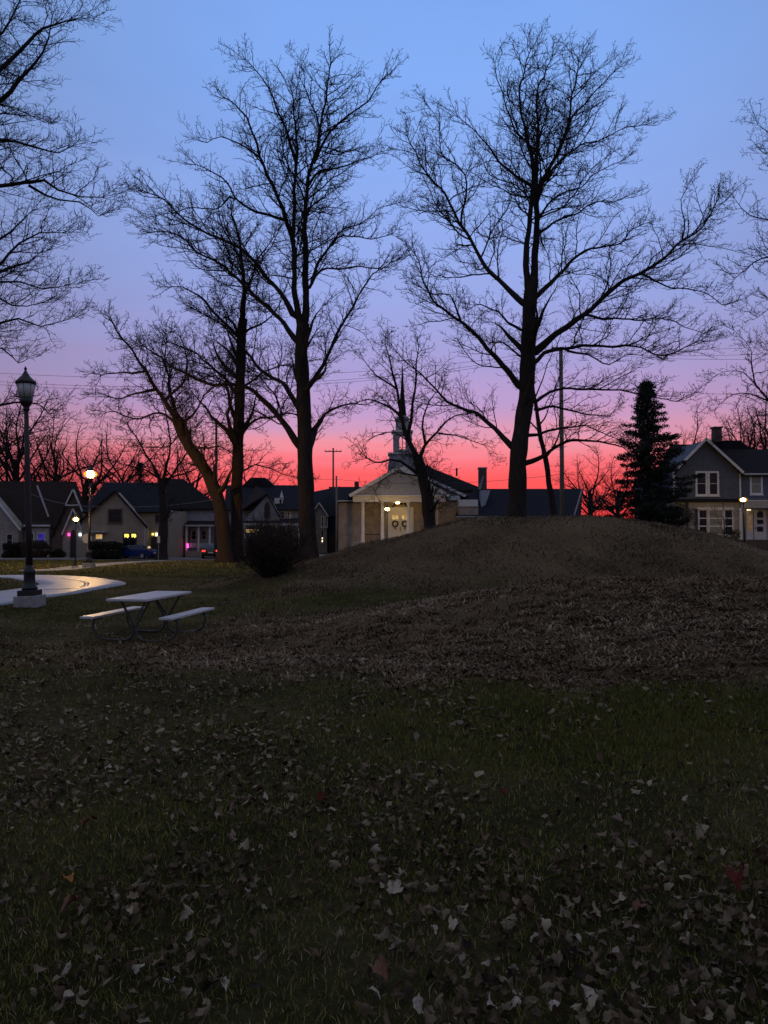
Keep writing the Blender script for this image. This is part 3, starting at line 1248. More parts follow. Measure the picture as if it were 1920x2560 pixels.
# crumbled bits of leaf between the grass blades
x, y = scatter(9000, 4.2, 14, 1.0, 1.12)
k = (NG.rand(len(x)) < litter_density(x, y)) & (m2_r(x, y) > .97) & off_path(x, y)
x, y = x[k], y[k]
n = len(x)
c_ = np.column_stack([x, y, ground(x, y) + NG.uniform(.006, .03, n)])
u_ = np.column_stack([np.cos(NG.rand(n) * 6.28), np.sin(NG.rand(n) * 6.28), NG.normal(0, .35, n)])
v_ = np.column_stack([-u_[:, 1], u_[:, 0], NG.normal(0, .5, n)])
sz = NG.uniform(.008, .024, n)[:, None] * (1 + .03 * y[:, None])
w_ = sz * NG.uniform(.25, .7, n)[:, None]
mid = np.column_stack([np.zeros((n, 2)), NG.uniform(-.008, .012, n)])
Vf = np.stack([c_ - u_ * sz, c_ - v_ * w_ + mid, c_ + u_ * sz, c_ + v_ * w_ + mid], 1).reshape(-1, 3)
kk = np.arange(n)[:, None] * 4
fo = np_mesh('leaf_crumbs', Vf, None, np.concatenate([kk + np.array([0, 1, 2]), kk + np.array([0, 2, 3])]), mat='leaf_litter', kind='stuff', smooth=False)
set_rnd(fo, np.repeat(np.clip(NG.beta(1.8, 1.9, n), 0, 1), 4))
LM = {}
for nm, c in (('leaf_brown', (.110, .076, .046)), ('leaf_tan', (.19, .145, .095)), ('leaf_pale', (.38, .325, .25)),
              ('leaf_dark', (.040, .026, .019)), ('leaf_orange', (.36, .16, .035)), ('leaf_red', (.11, .022, .014)), ('leaf_rust', (.18, .095, .06))):
    M[nm] = pmat(nm, c, .8, .45, 3, .3, spec=.12)
leaf_mesh = {}


def leaf_me(kd, mat):
    if (kd, mat) not in leaf_mesh:
        me = bpy.data.meshes.new('fallen_leaf')
        lv, lf = LEAVES[kd]
        me.from_pydata([tuple(v) for v in lv], [], [tuple(int(i) for i in f) for f in lf])
        me.polygons.foreach_set('use_smooth', [True] * len(me.polygons))
        me.materials.append(M[mat])
        leaf_mesh[(kd, mat)] = me
    return leaf_mesh[(kd, mat)]


LEAF_LOOK = {'leaf_brown': 'dry curled brown leaf', 'leaf_tan': 'dry curled tan leaf', 'leaf_pale': 'pale grey-white leaf', 'leaf_dark': 'dark nearly black leaf'}


def leaf_label(mt, x_, y_):
    u_ = .5 + x_ / y_ / 1.0
    col_ = ('at the left edge', 'left of centre', 'in the middle', 'right of centre', 'at the right edge')[int(np.clip(u_ * 5, 0, 4))]
    row_ = 'bottom row of the grass' if y_ < 2.95 else ('near front grass' if y_ < 3.6 else 'grass a few steps in')
    return '%s on the %s %s' % (LEAF_LOOK[mt], row_, col_)


def one_leaf(x, y, size, mat, label, group, Rm, lift=.014):
    kd = NG.randint(0, len(LEAVES))
    o = bpy.data.objects.new('fallen_leaf', leaf_me(kd, mat))
    COL.objects.link(o)
    Rm = np.array(Rm)
    lv = LEAVES[kd][0] @ Rm.T * size
    o.matrix_world = Matrix.Translation((x, y, gz(x, y) + lift - lv[:, 2].min())) @ Matrix(Rm.tolist()).to_4x4() @ Matrix.Scale(size, 4)
    tag(o, label, 'leaf', group)
    return o


Rb = rot_leaf(len(bx_))
for i in range(len(bx_)):
    mt = ('leaf_brown', 'leaf_tan', 'leaf_pale', 'leaf_dark')[np.searchsorted([.42, .76, .84], NG.rand())]
    one_leaf(float(bx_[i]), float(by_[i]), float(NG.uniform(.019, .040)), mt, leaf_label(mt, bx_[i], by_[i]), 'fallen leaves on the front lawn', Rb[i])
for (px, py, mt, sz, lb) in ((165, 2226, 'leaf_orange', .055, 'bright orange leaf lying alone on the lower left grass'),
                             (230, 2080, 'leaf_red', .055, 'dark red leaf on the left grass behind the orange leaf'),
                             (800, 2026, 'leaf_red', .05, 'small dark red leaf on the grass left of centre'),
                             (1258, 2000, 'leaf_red', .05, 'small dark red leaf on the open green grass right of centre'),
                             (1205, 2124, 'leaf_rust', .05, 'pinkish rust leaf on the grass right of centre'),
                             (1855, 2235, 'leaf_red', .07, 'large reddish leaf near the right edge of the grass'),
                             (185, 2300, 'leaf_rust', .06, 'big rusty curled leaf below the orange leaf'),
                             (950, 2470, 'leaf_rust', .05, 'rust coloured leaf at the bottom centre of the grass'),
                             (1590, 2305, 'leaf_rust', .06, 'rust brown folded leaf on the lower right grass'),
                             (980, 2260, 'leaf_pale', .06, 'large pale folded leaf on the grass at bottom centre')):
    X, Y_, Z_ = hit(px, py)
    one_leaf(X, Y_, sz, mt, lb, None, (Matrix.Rotation(px * .7, 3, 'Z') @ Matrix.Rotation(.35, 3, 'X')), .035)

# ------------------------------------------------------------------ paths and street
def strip(name, A, B, mat, lift=.03, div=5, smooth=True):
    """sheet between two ground outlines with a real edge"""
    n = len(A)
    vs = []
    for a, b in zip(A, B):
        for j in range(div + 1):
            t = j / div
            x_, y_ = a[0] + (b[0] - a[0]) * t, a[1] + (b[1] - a[1]) * t
            vs.append((x_, y_, gz(x_, y_) + lift))
    k = div + 1
    qs = [(i * k + j, i * k + j + 1, (i + 1) * k + j + 1, (i + 1) * k + j) for i in range(n - 1) for j in range(div)]
    m = len(vs)
    rim = [i * k for i in range(n)] + [i * k + div for i in range(n - 1, -1, -1)]
    for i in rim:
        v = vs[i]
        vs.append((v[0], v[1], v[2] - .14))
    for a in range(len(rim)):
        b = (a + 1) % len(rim)
        qs.append((rim[a], rim[b], m + b, m + a))
    return np_mesh(name, np.array(vs), np.array(qs), mat=mat, kind='structure', smooth=False)


def dense(pts, k=3):
    out = []
    for i in range(len(pts) - 1):
        for j in range(k):
            t = j / k
            p0, p1, p2, p3 = pts[max(i - 1, 0)], pts[i], pts[i + 1], pts[min(i + 2, len(pts) - 1)]
            out.append(tuple(.5 * (2 * p1[c] + (p2[c] - p0[c]) * t + (2 * p0[c] - 5 * p1[c] + 4 * p2[c] - p3[c]) * t * t + (3 * p1[c] - p0[c] - 3 * p2[c] + p3[c]) * t ** 3) for c in (0, 1)))
    out.append(pts[-1])
    return out


strip('concrete_path', dense(PO), dense(PI_), 'concrete_path')
BAND = [(150, 1449), (178, 1452), (200, 1456), (211, 1461), (205, 1467), (185, 1472), (150, 1475), (110, 1477)]
bnd = dense([hit(*p)[:2] for p in BAND])
bo = []
for i, p in enumerate(bnd):
    q = bnd[min(i + 1, len(bnd) - 1)]
    o_ = bnd[max(i - 1, 0)]
    t = Vector((q[0] - o_[0], q[1] - o_[1])).normalized()
    bo.append((p[0] - t.y * .16, p[1] + t.x * .16))
M['concrete_smooth'] = pmat('concrete_smooth', (.42, .41, .39), .2, .1, 2, .02, spec=.6)
pb = strip('path_band', bnd, bo, 'concrete_smooth', lift=.036, div=1)


def ribbon(name, pts, width, mat, lift):
    c = dense(pts, 4)
    A, B = [], []
    for i, p in enumerate(c):
        q = c[min(i + 1, len(c) - 1)]
        o_ = c[max(i - 1, 0)]
        t = Vector((q[0] - o_[0], q[1] - o_[1])).normalized()
        A.append((p[0] - t.y * width / 2, p[1] + t.x * width / 2))
        B.append((p[0] + t.y * width / 2, p[1] - t.x * width / 2))
    return strip(name, A, B, mat, lift, 3)


ribbon('sidewalk', [hit(p[0], p[1])[:2] for p in ((60, 1428), (150, 1424), (225, 1415), (300, 1408), (380, 1403))] + [(-14.5, 55), (-11, 62), (-4, 68), (6, 70)], 1.5, 'concrete', .03)
ribbon('street', [(-70, 66), (-40, 70), (-20, 73), (-5, 75), (15, 77), (60, 80)], 8.0, 'asphalt', .02)
ribbon('kerb', [(-70, 71), (-40, 75), (-20, 78), (-5, 80), (15, 82), (60, 85)], .25, 'concrete', .12)

# ------------------------------------------------------------------ the big bare trees
C1 = dict(off=(200, 60), sc=.624)
C2 = dict(off=(900, 60), sc=.624)
D1 = [
    ([(922, 2170, 0), (910, 1950, 0), (902, 1760, 0), (898, 1600, 0), (892, 1430, 0), (888, 1300, 0), (895, 1200, 0)], .52, .36),
    ([(893, 1240, 0), (905, 1120, .2), (903, 950, .4), (902, 800, .6), (905, 690, .6), (930, 560, .6), (962, 430, .9), (985, 280, .8), (1010, 160, .6), (1045, 60, .5)], .30, .03),
    ([(886, 1230, 0), (862, 1080, -.3), (856, 900, -.6), (858, 720, -.9), (866, 560, -1.1), (868, 430, -1.4), (850, 310, -1.5), (825, 170, -1.6)], .25, .03),
    ([(854, 870, -.5), (822, 770, -1), (762, 625, -1.5), (720, 530, -1.7), (684, 410, -1.8), (640, 340, -1.6), (560, 285, -1.5), (520, 330, -1.5)], .17, .03),
    ([(722, 535, -1.7), (640, 480, -2.4), (560, 450, -3), (490, 490, -3.4)], .08, .025),
    ([(886, 1700, 0), (800, 1580, -.4), (720, 1490, -.8), (650, 1452, -1.2), (520, 1440, -1.6), (400, 1392, -2), (330, 1335, -2.2), (250, 1292, -2.4), (170, 1265, -2.4)], .25, .03),
    ([(880, 1545, 0), (810, 1440, .5), (720, 1382, 1), (640, 1280, 1.5), (560, 1200, 2), (470, 1150, 2.4), (390, 1140, 2.6)], .19, .03),
    ([(862, 1265, 0), (800, 1180, .5), (700, 1090, 1), (620, 1010, 1.5), (560, 960, 2), (480, 920, 2.4), (400, 852, 2.8), (290, 830, 3), (200, 870, 3)], .19, .03),
    ([(850, 1160, -.2), (820, 1100, -.6), (760, 1030, -1), (690, 940, -1.6), (620, 888, -2), (520, 840, -2.4), (420, 790, -2.8), (340, 700, -3), (250, 672, -3), (165, 650, -3)], .20, .03),
    ([(830, 785, -.8), (760, 770, -1.4), (680, 740, -2), (620, 690, -2.5), (570, 620, -3), (500, 580, -3.4), (410, 540, -3.6)], .13, .03),
    ([(600, 690, -2.2), (540, 740, -2), (440, 740, -1.8), (330, 760, -1.6), (230, 790, -1.5)], .06, .025),
    ([(920, 1450, 0), (970, 1370, .5), (1020, 1270, 1), (1060, 1180, 1.4), (1110, 1110, 1.8), (1170, 1000, 2), (1230, 970, 2.2), (1310, 925, 2.2)], .17, .03),
    ([(920, 1055, .2), (960, 990, -.2), (1040, 980, -.6), (1130, 970, -1), (1190, 985, -1.3), (1280, 960, -1.3)], .11, .03),
    ([(930, 1030, .2), (970, 930, .8), (1030, 860, 1.2), (1100, 850, 1.6), (1190, 860, 2), (1290, 825, 2.2)], .13, .03),
    ([(1000, 890, 1), (1060, 820, .6), (1130, 795, .2), (1200, 740, 0), (1320, 700, 0)], .07, .025),
    ([(912, 650, .6), (960, 590, 1.2), (1060, 570, 1.8), (1140, 540, 2.2), (1230, 500, 2.4)], .11, .03),
    ([(935, 560, .6), (990, 450, 0), (1070, 370, -.6), (1160, 300, -1), (1210, 232, -1.2), (1275, 205, -1.2)], .12, .03),
    ([(932, 1625, 0), (980, 1570, -.4), (1040, 1530, -.8), (1090, 1515, -1), (1140, 1530, -1.2), (1210, 1500, -1.2)], .13, .03),
    ([(868, 560, -1), (830, 450, -1.6), (790, 330, -2), (760, 260, -2.2), (700, 190, -2.4), (645, 105, -2.4)], .11, .03),
    ([(966, 430, .8), (930, 330, 1.4), (900, 240, 1.8), (880, 120, 2)], .08, .025),
    ([(900, 1580, 0), (850, 1560, .8), (780, 1575, 1.4), (700, 1620, 2), (620, 1610, 2.2)], .07, .025),
]
KW = dict(spacing=(.26, .19, .165), klen=.56, up=.04, wig=.19, maxlen=4.8)
T1Y = 45.0
bare_tree('bare_tree', 'tall bare forked tree standing behind the round bush left of the mound', T1Y, D1, 1, .0085, trim=.92, extra=6, **C1, **KW)
D2 = [
    ([(628, 2030, 0), (632, 1850, 0), (636, 1700, 0), (664, 1500, 0), (674, 1300, 0), (681, 1120, 0), (690, 1020, 0)], .56, .36),
    ([(694, 1040, 0), (706, 860, .3), (710, 690, .5), (735, 620, .7), (790, 520, .8), (830, 420, 1), (850, 300, 1), (870, 180, 1), (880, 60, .8)], .27, .03),
    ([(672, 1060, 0), (668, 880, -.4), (688, 720, -.7), (690, 560, -1), (662, 430, -1.2), (640, 320, -1.2), (658, 180, -1.3), (702, 40, -1.3)], .24, .03),
    ([(702, 690, .4), (712, 480, 0), (712, 280, .2), (740, 190, .4), (790, 110, .6)], .13, .03),
    ([(650, 1115, 0), (590, 1060, .4), (520, 990, .8), (460, 900, 1.2), (410, 810, 1.6), (360, 720, 2), (290, 620, 2.2), (230, 540, 2.4), (190, 450, 2.4), (150, 370, 2.4)], .22, .03),
    ([(405, 800, 1.6), (425, 640, 1.2), (380, 560, .8), (330, 520, .6), (310, 400, .4), (260, 300, .4)], .08, .03),
    ([(645, 1225, 0), (590, 1195, -.6), (550, 1150, -1), (510, 1130, -1.4), (460, 1130, -1.8), (420, 1170, -2.2)], .10, .03),
    ([(632, 1445, 0), (560, 1350, -.6), (490, 1280, -1), (440, 1220, -1.4), (380, 1172, -1.8), (310, 1130, -2), (270, 1060, -2.2), (230, 950, -2.4), (190, 870, -2.4)], .22, .03),
    ([(400, 1180, -1.6), (360, 1090, -2.2), (300, 1080, -2.6), (210, 1040, -3)], .07, .025),
    ([(604, 1690, 0), (540, 1620, .5), (480, 1570, 1), (410, 1540, 1.4), (350, 1510, 1.8), (290, 1450, 2), (230, 1390, 2.2), (170, 1340, 2.3), (100, 1250, 2.3)], .20, .03),
    ([(680, 645, 0), (600, 590, -.8), (540, 530, -1.2), (500, 470, -1.6), (430, 400, -2), (375, 350, -2.2)], .12, .03),
    ([(715, 1085, 0), (780, 1020, .6), (840, 960, 1), (900, 910, 1.4), (970, 890, 1.8), (1050, 880, 2), (1090, 820, 2.2), (1165, 785, 2.2)], .17, .03),
    ([(706, 1310, 0), (760, 1260, -.4), (830, 1215, -.8), (900, 1160, -1.2), (980, 1090, -1.6), (1060, 1030, -1.9), (1150, 980, -2.1), (1230, 930, -2.3), (1290, 870, -2.5), (1370, 810, -2.6), (1430, 720, -2.6), (1490, 650, -2.6)], .27, .03),
    ([(1125, 1000, -2), (1200, 1040, -1.4), (1300, 1060, -1), (1400, 1090, -.7), (1490, 1150, -.5)], .08, .03),
    ([(905, 1165, -1.2), (1000, 1180, -.4), (1080, 1185, .2), (1200, 1180, .8), (1300, 1210, 1.2), (1410, 1255, 1.4)], .10, .03),
    ([(1290, 870, -2.5), (1300, 780, -3), (1290, 700, -3.2), (1330, 640, -3.4)], .06, .025),
    ([(700, 1355, 0), (760, 1310, .6), (850, 1295, 1), (950, 1290, 1.4), (1060, 1290, 1.8), (1130, 1300, 2), (1210, 1325, 2.2), (1280, 1310, 2.4), (1370, 1265, 2.6), (1450, 1280, 2.6)], .16, .03),
    ([(835, 1310, 1), (920, 1330, .4), (1000, 1365, 0), (1060, 1320, -.4), (1150, 1340, -.6)], .08, .025),
    ([(706, 1512, 0), (760, 1475, -.6), (850, 1460, -1), (970, 1465, -1.4), (1070, 1475, -1.8), (1150, 1480, -2), (1230, 1510, -2.2), (1330, 1530, -2.3)], .12, .03),
    ([(700, 1545, 0), (780, 1535, .6), (860, 1550, 1), (940, 1570, 1.4), (1000, 1570, 1.6), (1060, 1510, 1.8)], .11, .03),
    ([(690, 1752, 0), (760, 1710, -.6), (830, 1675, -1.2), (920, 1665, -1.8), (990, 1680, -2.2), (1050, 1700, -2.6), (1130, 1770, -2.8)], .16, .03),
    ([(715, 1645, 0), (800, 1620, .8), (890, 1610, 1.4), (980, 1640, 1.8), (1070, 1675, 2)], .10, .03),
    ([(725, 830, .3), (790, 790, .9), (860, 760, 1.5), (930, 720, 2), (1010, 710, 2.4), (1090, 680, 2.6)], .10, .03),
    ([(722, 770, .3), (780, 700, -.4), (880, 650, -1), (960, 590, -1.4), (1090, 540, -1.6)], .09, .03),
    ([(738, 630, .7), (800, 550, 1.4), (880, 490, 2), (970, 460, 2.4), (1060, 420, 2.7), (1175, 395, 2.8)], .11, .03),
    ([(795, 515, .8), (850, 380, .2), (930, 280, -.4), (1020, 200, -.8), (1070, 150, -1)], .09, .03),
    ([(690, 500, -1), (610, 400, -1.8), (570, 280, -2.2), (530, 120, -2.4)], .09, .03),
    ([(640, 1330, 0), (600, 1290, .5), (575, 1270, .8), (530, 1275, 1.1), (515, 1300, 1.3)], .08, .03),
]
T2Y = 44.0
bare_tree('bare_tree', 'tallest bare spreading tree rising behind the crest of the mound', T2Y, D2, 2, .0085, trim=.94, extra=6, **C2, **KW)
D3 = [
    ([(584, 2165, 0), (572, 2000, 0), (548, 1890, 0), (510, 1800, 0), (465, 1735, 0), (410, 1645, 0), (390, 1580, 0)], .45, .30),
    ([(392, 1590, 0), (352, 1530, -.3), (302, 1460, -.6), (262, 1385, -.9), (210, 1310, -1.2), (150, 1240, -1.4), (120, 1180, -1.4), (70, 1135, -1.4)], .22, .03),
    ([(398, 1600, 0), (362, 1480, .8), (355, 1410, 1.2), (335, 1340, 1.6), (350, 1260, 1.8), (300, 1180, 2)], .16, .03),
    ([(445, 1700, 0), (500, 1700, -.6), (560, 1690, -1), (625, 1745, -1.4)], .11, .04),
    ([(405, 1610, 0), (450, 1560, -.6), (500, 1490, -1), (560, 1440, -1.4), (600, 1380, -1.6)], .12, .03),
    ([(395, 1610, 0), (320, 1560, .6), (220, 1580, 1), (130, 1555, 1.2), (60, 1560, 1.2)], .12, .03),
    ([(305, 1465, -.6), (220, 1480, -1.4), (150, 1500, -2), (70, 1490, -2.4)], .11, .03),
    ([(265, 1390, -.9), (180, 1400, -.3), (110, 1400, .3), (50, 1420, .6)], .10, .03),
    ([(340, 1510, -.3), (420, 1420, .6), (430, 1340, 1.2), (400, 1250, 1.6), (430, 1180, 1.8)], .10, .03),
    ([(400, 1630, 0), (370, 1680, .8), (290, 1700, 1.2), (200, 1690, 1.4)], .07, .03),
]
bare_tree('bare_tree', 'leaning bare tree with brown trunk tilting left beside a straight trunk', 47, D3, 3, .0095, bark='bark_brown', extra=9, **C1,
          spacing=(.20, .16, .145), klen=.66, up=.02, wig=.26, maxlen=4.2, droop=.5)
D4 = [
    ([(628, 2165, 0), (628, 1950, 0), (632, 1700, 0), (640, 1500, 0), (646, 1300, 0), (652, 1180, 0)], .42, .27),
    ([(652, 1190, 0), (656, 1040, .3), (645, 920, .5), (625, 820, .6), (610, 740, .6), (640, 660, .6)], .22, .03),
    ([(642, 1260, 0), (560, 1180, -.6), (480, 1092, -1), (400, 1050, -1.3), (310, 1062, -1.5)], .15, .03),
    ([(645, 1460, 0), (750, 1390, .6), (845, 1348, 1)], .11, .03),
    ([(640, 1660, 0), (700, 1590, -.4), (780, 1570, -.8), (850, 1560, -1)], .12, .04),
    ([(632, 1490, 0), (560, 1400, .6), (480, 1335, 1), (400, 1290, 1.4), (305, 1250, 1.6)], .15, .03),
    ([(654, 1120, .2), (700, 970, .8), (760, 880, 1.2), (780, 800, 1.4)], .11, .03),
    ([(650, 960, .4), (600, 860, -.2), (560, 780, -.6), (560, 700, -.8)], .09, .03),
    ([(648, 1240, 0), (720, 1200, -.6), (800, 1130, -1), (830, 1040, -1.2)], .11, .03),
    ([(630, 1800, 0), (700, 1770, -.8), (790, 1790, -1.4), (890, 1830, -1.8)], .08, .03),
]
bare_tree('bare_tree', 'straight upright bare trunk close beside the leaning brown tree', 48, D4, 4, .0095, extra=9, bark='bark_brown', **C1,
          spacing=(.20, .16, .145), klen=.66, up=.03, wig=.24, maxlen=4.2, droop=.3)
D5 = [
    ([(287, 2020, 0), (276, 1930, 0), (260, 1860, 0), (240, 1770, 0), (232, 1740, 0)], .30, .22),
    ([(234, 1750, 0), (195, 1660, 0), (165, 1580, .2), (145, 1460, .4), (135, 1385, .5), (105, 1300, .6), (120, 1210, .6)], .17, .02),
    ([(238, 1750, 0), (258, 1690, .2), (310, 1640, .4), (350, 1595, .6), (410, 1560, .8), (480, 1580, 1)], .12, .02),
    ([(228, 1800, 0), (165, 1752, -.4), (120, 1742, -.8), (60, 1755, -1.1), (-10, 1735, -1.4), (-60, 1760, -1.4)], .10, .02),
    ([(192, 1650, 0), (212, 1510, -.6), (232, 1400, -1), (228, 1320, -1.2), (260, 1240, -1.3)], .10, .02),
    ([(162, 1570, .2), (95, 1525, .8), (20, 1500, 1.2), (-60, 1530, 1.5)], .09, .02),
    ([(262, 1680, .2), (255, 1580, .8), (290, 1490, 1.2), (330, 1420, 1.5)], .08, .02),
    ([(145, 1460, .4), (60, 1400, .2), (0, 1330, 0)], .06, .02),
    ([(220, 1810, 0), (150, 1800, .6), (90, 1830, 1), (60, 1890, 1.2)], .05, .015),
    ([(315, 1640, .4), (380, 1650, .8), (450, 1670, 1.1), (520, 1700, 1.3)], .06, .018),
]
bare_tree('bare_tree', 'small crooked bare tree leaning in front of the church steeple', 35.5, D5, 5, .0072, extra=8, **C2,
          spacing=(.23, .17, .13), klen=.62, up=.0, wig=.28, maxlen=3.4, droop=.8)
D6 = [
    ([(785, 2000, 0), (772, 1930, 0), (758, 1840, 0), (742, 1740, 0), (716, 1610, 0), (700, 1500, 0), (690, 1420, 0)], .24, .10),
    ([(716, 1610, 0), (760, 1540, .4), (790, 1440, .8), (800, 1360, 1)], .07, .02),
    ([(700, 1500, 0), (740, 1400, -.6), (770, 1310, -1), (760, 1220, -1.2)], .06, .02),
    ([(690, 1420, 0), (650, 1330, .3), (660, 1230, .5)], .06, .02),
]
bare_tree('bare_tree', 'thin slanting bare trunk just right of the tallest tree', 50, D6, 6, .011, extra=3, **C2, spacing=(.6, .4, .3), klen=.4, maxlen=2.6)
D7 = [
    ([(-330, 2950, 0), (-320, 2300, 0), (-330, 1700, 0), (-320, 1200, 0), (-300, 700, 0), (-280, 200, 0), (-250, -300, 0)], .48, .10),
    ([(-300, 650, 0), (-130, 460, .2), (0, 330, .3), (130, 232, .4), (230, 155, .5), (330, 120, .5), (400, 95, .5)], .14, .02),
    ([(-300, 800, 0), (-100, 600, -.4), (0, 500, -.6), (100, 400, -.8), (180, 320, -1), (235, 200, -1.1), (260, 90, -1.1)], .14, .02),
    ([(-300, 700, 0), (-80, 600, .8), (0, 572, 1), (100, 578, 1.2), (180, 574, 1.3)], .06, .02),
    ([(-310, 900, 0), (-100, 720, .4), (0, 715, .6), (130, 727, .8), (250, 745, 1), (300, 758, 1.1), (370, 730, 1.1)], .09, .02),
    ([(-310, 1050, 0), (-100, 930, -.4), (0, 925, -.6), (140, 932, -.8), (220, 920, -1), (290, 960, -1.1), (400, 990, -1.2), (500, 986, -1.2)], .11, .02),
    ([(145, 932, -.8), (230, 980, -.4), (300, 1010, -.1), (390, 1022, .1), (450, 1060, .2), (495, 1095, .2)], .05, .018),
    ([(-320, 1450, 0), (-120, 1280, .4), (0, 1200, .6), (100, 1130, .8), (170, 1060, .8)], .09, .02),
    ([(-320, 1550, 0), (-100, 1370, -.6), (0, 1300, -.8), (100, 1225, -1), (200, 1175, -1.1), (320, 1185, -1.2)], .08, .02),
    ([(-320, 1600, 0), (-120, 1420, .8), (0, 1372, 1), (80, 1350, 1.2), (150, 1330, 1.3), (215, 1260, 1.3)], .12, .02),
    ([(-320, 1600, 0), (-120, 1430, -.2), (0, 1422, -.3), (100, 1432, -.4), (200, 1462, -.5), (320, 1430, -.5)], .07, .02),
    ([(-325, 1800, 0), (-120, 1680, .3), (0, 1630, .4), (90, 1612, .6), (200, 1640, .7), (310, 1605, .7)], .08, .02),
    ([(-325, 1750, 0), (-100, 1560, -1), (0, 1500, -1.2), (70, 1532, -1.4), (190, 1512, -1.5)], .07, .02),
    ([(-320, 2000, 0), (-120, 1800, .6), (0, 1740, .8), (60, 1790, .9), (85, 1820, .9)], .06, .02),
    ([(-325, 2250, 0), (-150, 2060, .2), (0, 2032, .4), (90, 2025, .5), (200, 2045, .6), (260, 2090, .7)], .08, .02),
    ([(-300, 500, 0), (-120, 250, .5), (0, 160, .7), (70, 60, .8), (130, -60, .9)], .10, .02),
]
bare_tree('bare_tree', 'bare tree reaching in from the left edge above the near lamp', 22, D7, 7, .005, trim=1.0, extra=2, off=(0, 0), sc=.4975,
          spacing=(.19, .13, .10), klen=.58, up=.035, wig=.22, maxlen=2.4)
D8 = [
    ([(2010, 2050, 0), (2010, 1700, 0), (2000, 1300, 0), (1995, 900, 0), (1985, 500, 0), (1980, 250, 0)], .5, .10),
    ([(1990, 900, 0), (1800, 830, .4), (1700, 800, .6), (1635, 782, .8), (1560, 760, .9), (1500, 700, 1)], .15, .02),
    ([(1995, 1050, 0), (1800, 940, -.4), (1700, 925, -.6), (1635, 932, -.8), (1560, 975, -1), (1490, 1030, -1)], .15, .02),
    ([(1985, 600, 0), (1800, 500, .5), (1700, 460, .7), (1635, 440, .8), (1590, 400, .8)], .09, .02),
    ([(1985, 800, 0), (1760, 640, -1), (1690, 560, -1.1), (1640, 520, -1.2)], .08, .02),
    ([(2000, 1200, 0), (1800, 1080, .6), (1700, 1110, .8), (1620, 1150, .9), (1590, 1170, .9)], .08, .02),
]
bare_tree('bare_tree', 'bare tree showing only branch ends at the upper right edge', 40, D8, 8, .0082, trim=1.0, extra=3, **C2, spacing=(.26, .19, .15), klen=.6, maxlen=4.2, droop=.5, wig=.25)
D9 = [
    ([(2010, 2030, 0), (1960, 1900, 0), (1850, 1760, 0), (1720, 1610, 0), (1660, 1540, 0)], .26, .14),
    ([(1660, 1540, 0), (1630, 1500, 0), (1590, 1450, .2), (1575, 1380, .3), (1560, 1300, .4), (1500, 1230, .5)], .11, .02),
    ([(1640, 1510, 0), (1560, 1480, .5), (1490, 1490, .8), (1440, 1520, 1)], .07, .02),
    ([(1700, 1590, 0), (1640, 1560, -.5), (1560, 1580, -.8), (1500, 1620, -1)], .06, .02),
    ([(1600, 1460, .2), (1540, 1400, .8), (1480, 1390, 1), (1430, 1400, 1.2)], .05, .02),
    ([(1760, 1660, 0), (1720, 1540, -.6), (1700, 1420, -1), (1640, 1310, -1.2)], .09, .02),
]
bare_tree('bare_tree', 'lower bare tree with wiry boughs at the right edge above the grey house', 46, D9, 9, .009, trim=1.0, extra=3, **C2, spacing=(.24, .18, .15), klen=.6, maxlen=3.8, droop=.6, wig=.28)
# street tree before the houses
D10 = [
    ([(405, 1400, 0), (408, 1330, 0), (408, 1260, 0), (402, 1200, 0)], .50, .32),
    ([(402, 1205, 0), (380, 1160, 0), (350, 1110, .4), (320, 1060, .6), (300, 1030, .6)], .2, .03),
    ([(405, 1210, 0), (420, 1150, -.6), (425, 1090, -1), (410, 1020, -1.2), (400, 970, -1.2)], .2, .03),
    ([(408, 1215, 0), (450, 1160, .6), (480, 1100, 1), (500, 1040, 1.2)], .17, .03),
    ([(404, 1200, 0), (350, 1170, -1), (300, 1160, -1.6), (250, 1140, -2)], .13, .03),
    ([(410, 1200, 0), (470, 1180, -1), (520, 1150, -1.6), (550, 1120, -2)], .13, .03),
]
bare_tree('bare_tree', 'thick grey street tree trunk in front of the tan house', 72, D10, 10, .016, extra=4, sc=1, off=(0, 0), spacing=(.34, .27, .23), klen=.6, wig=.28, maxlen=4.8, droop=.4)


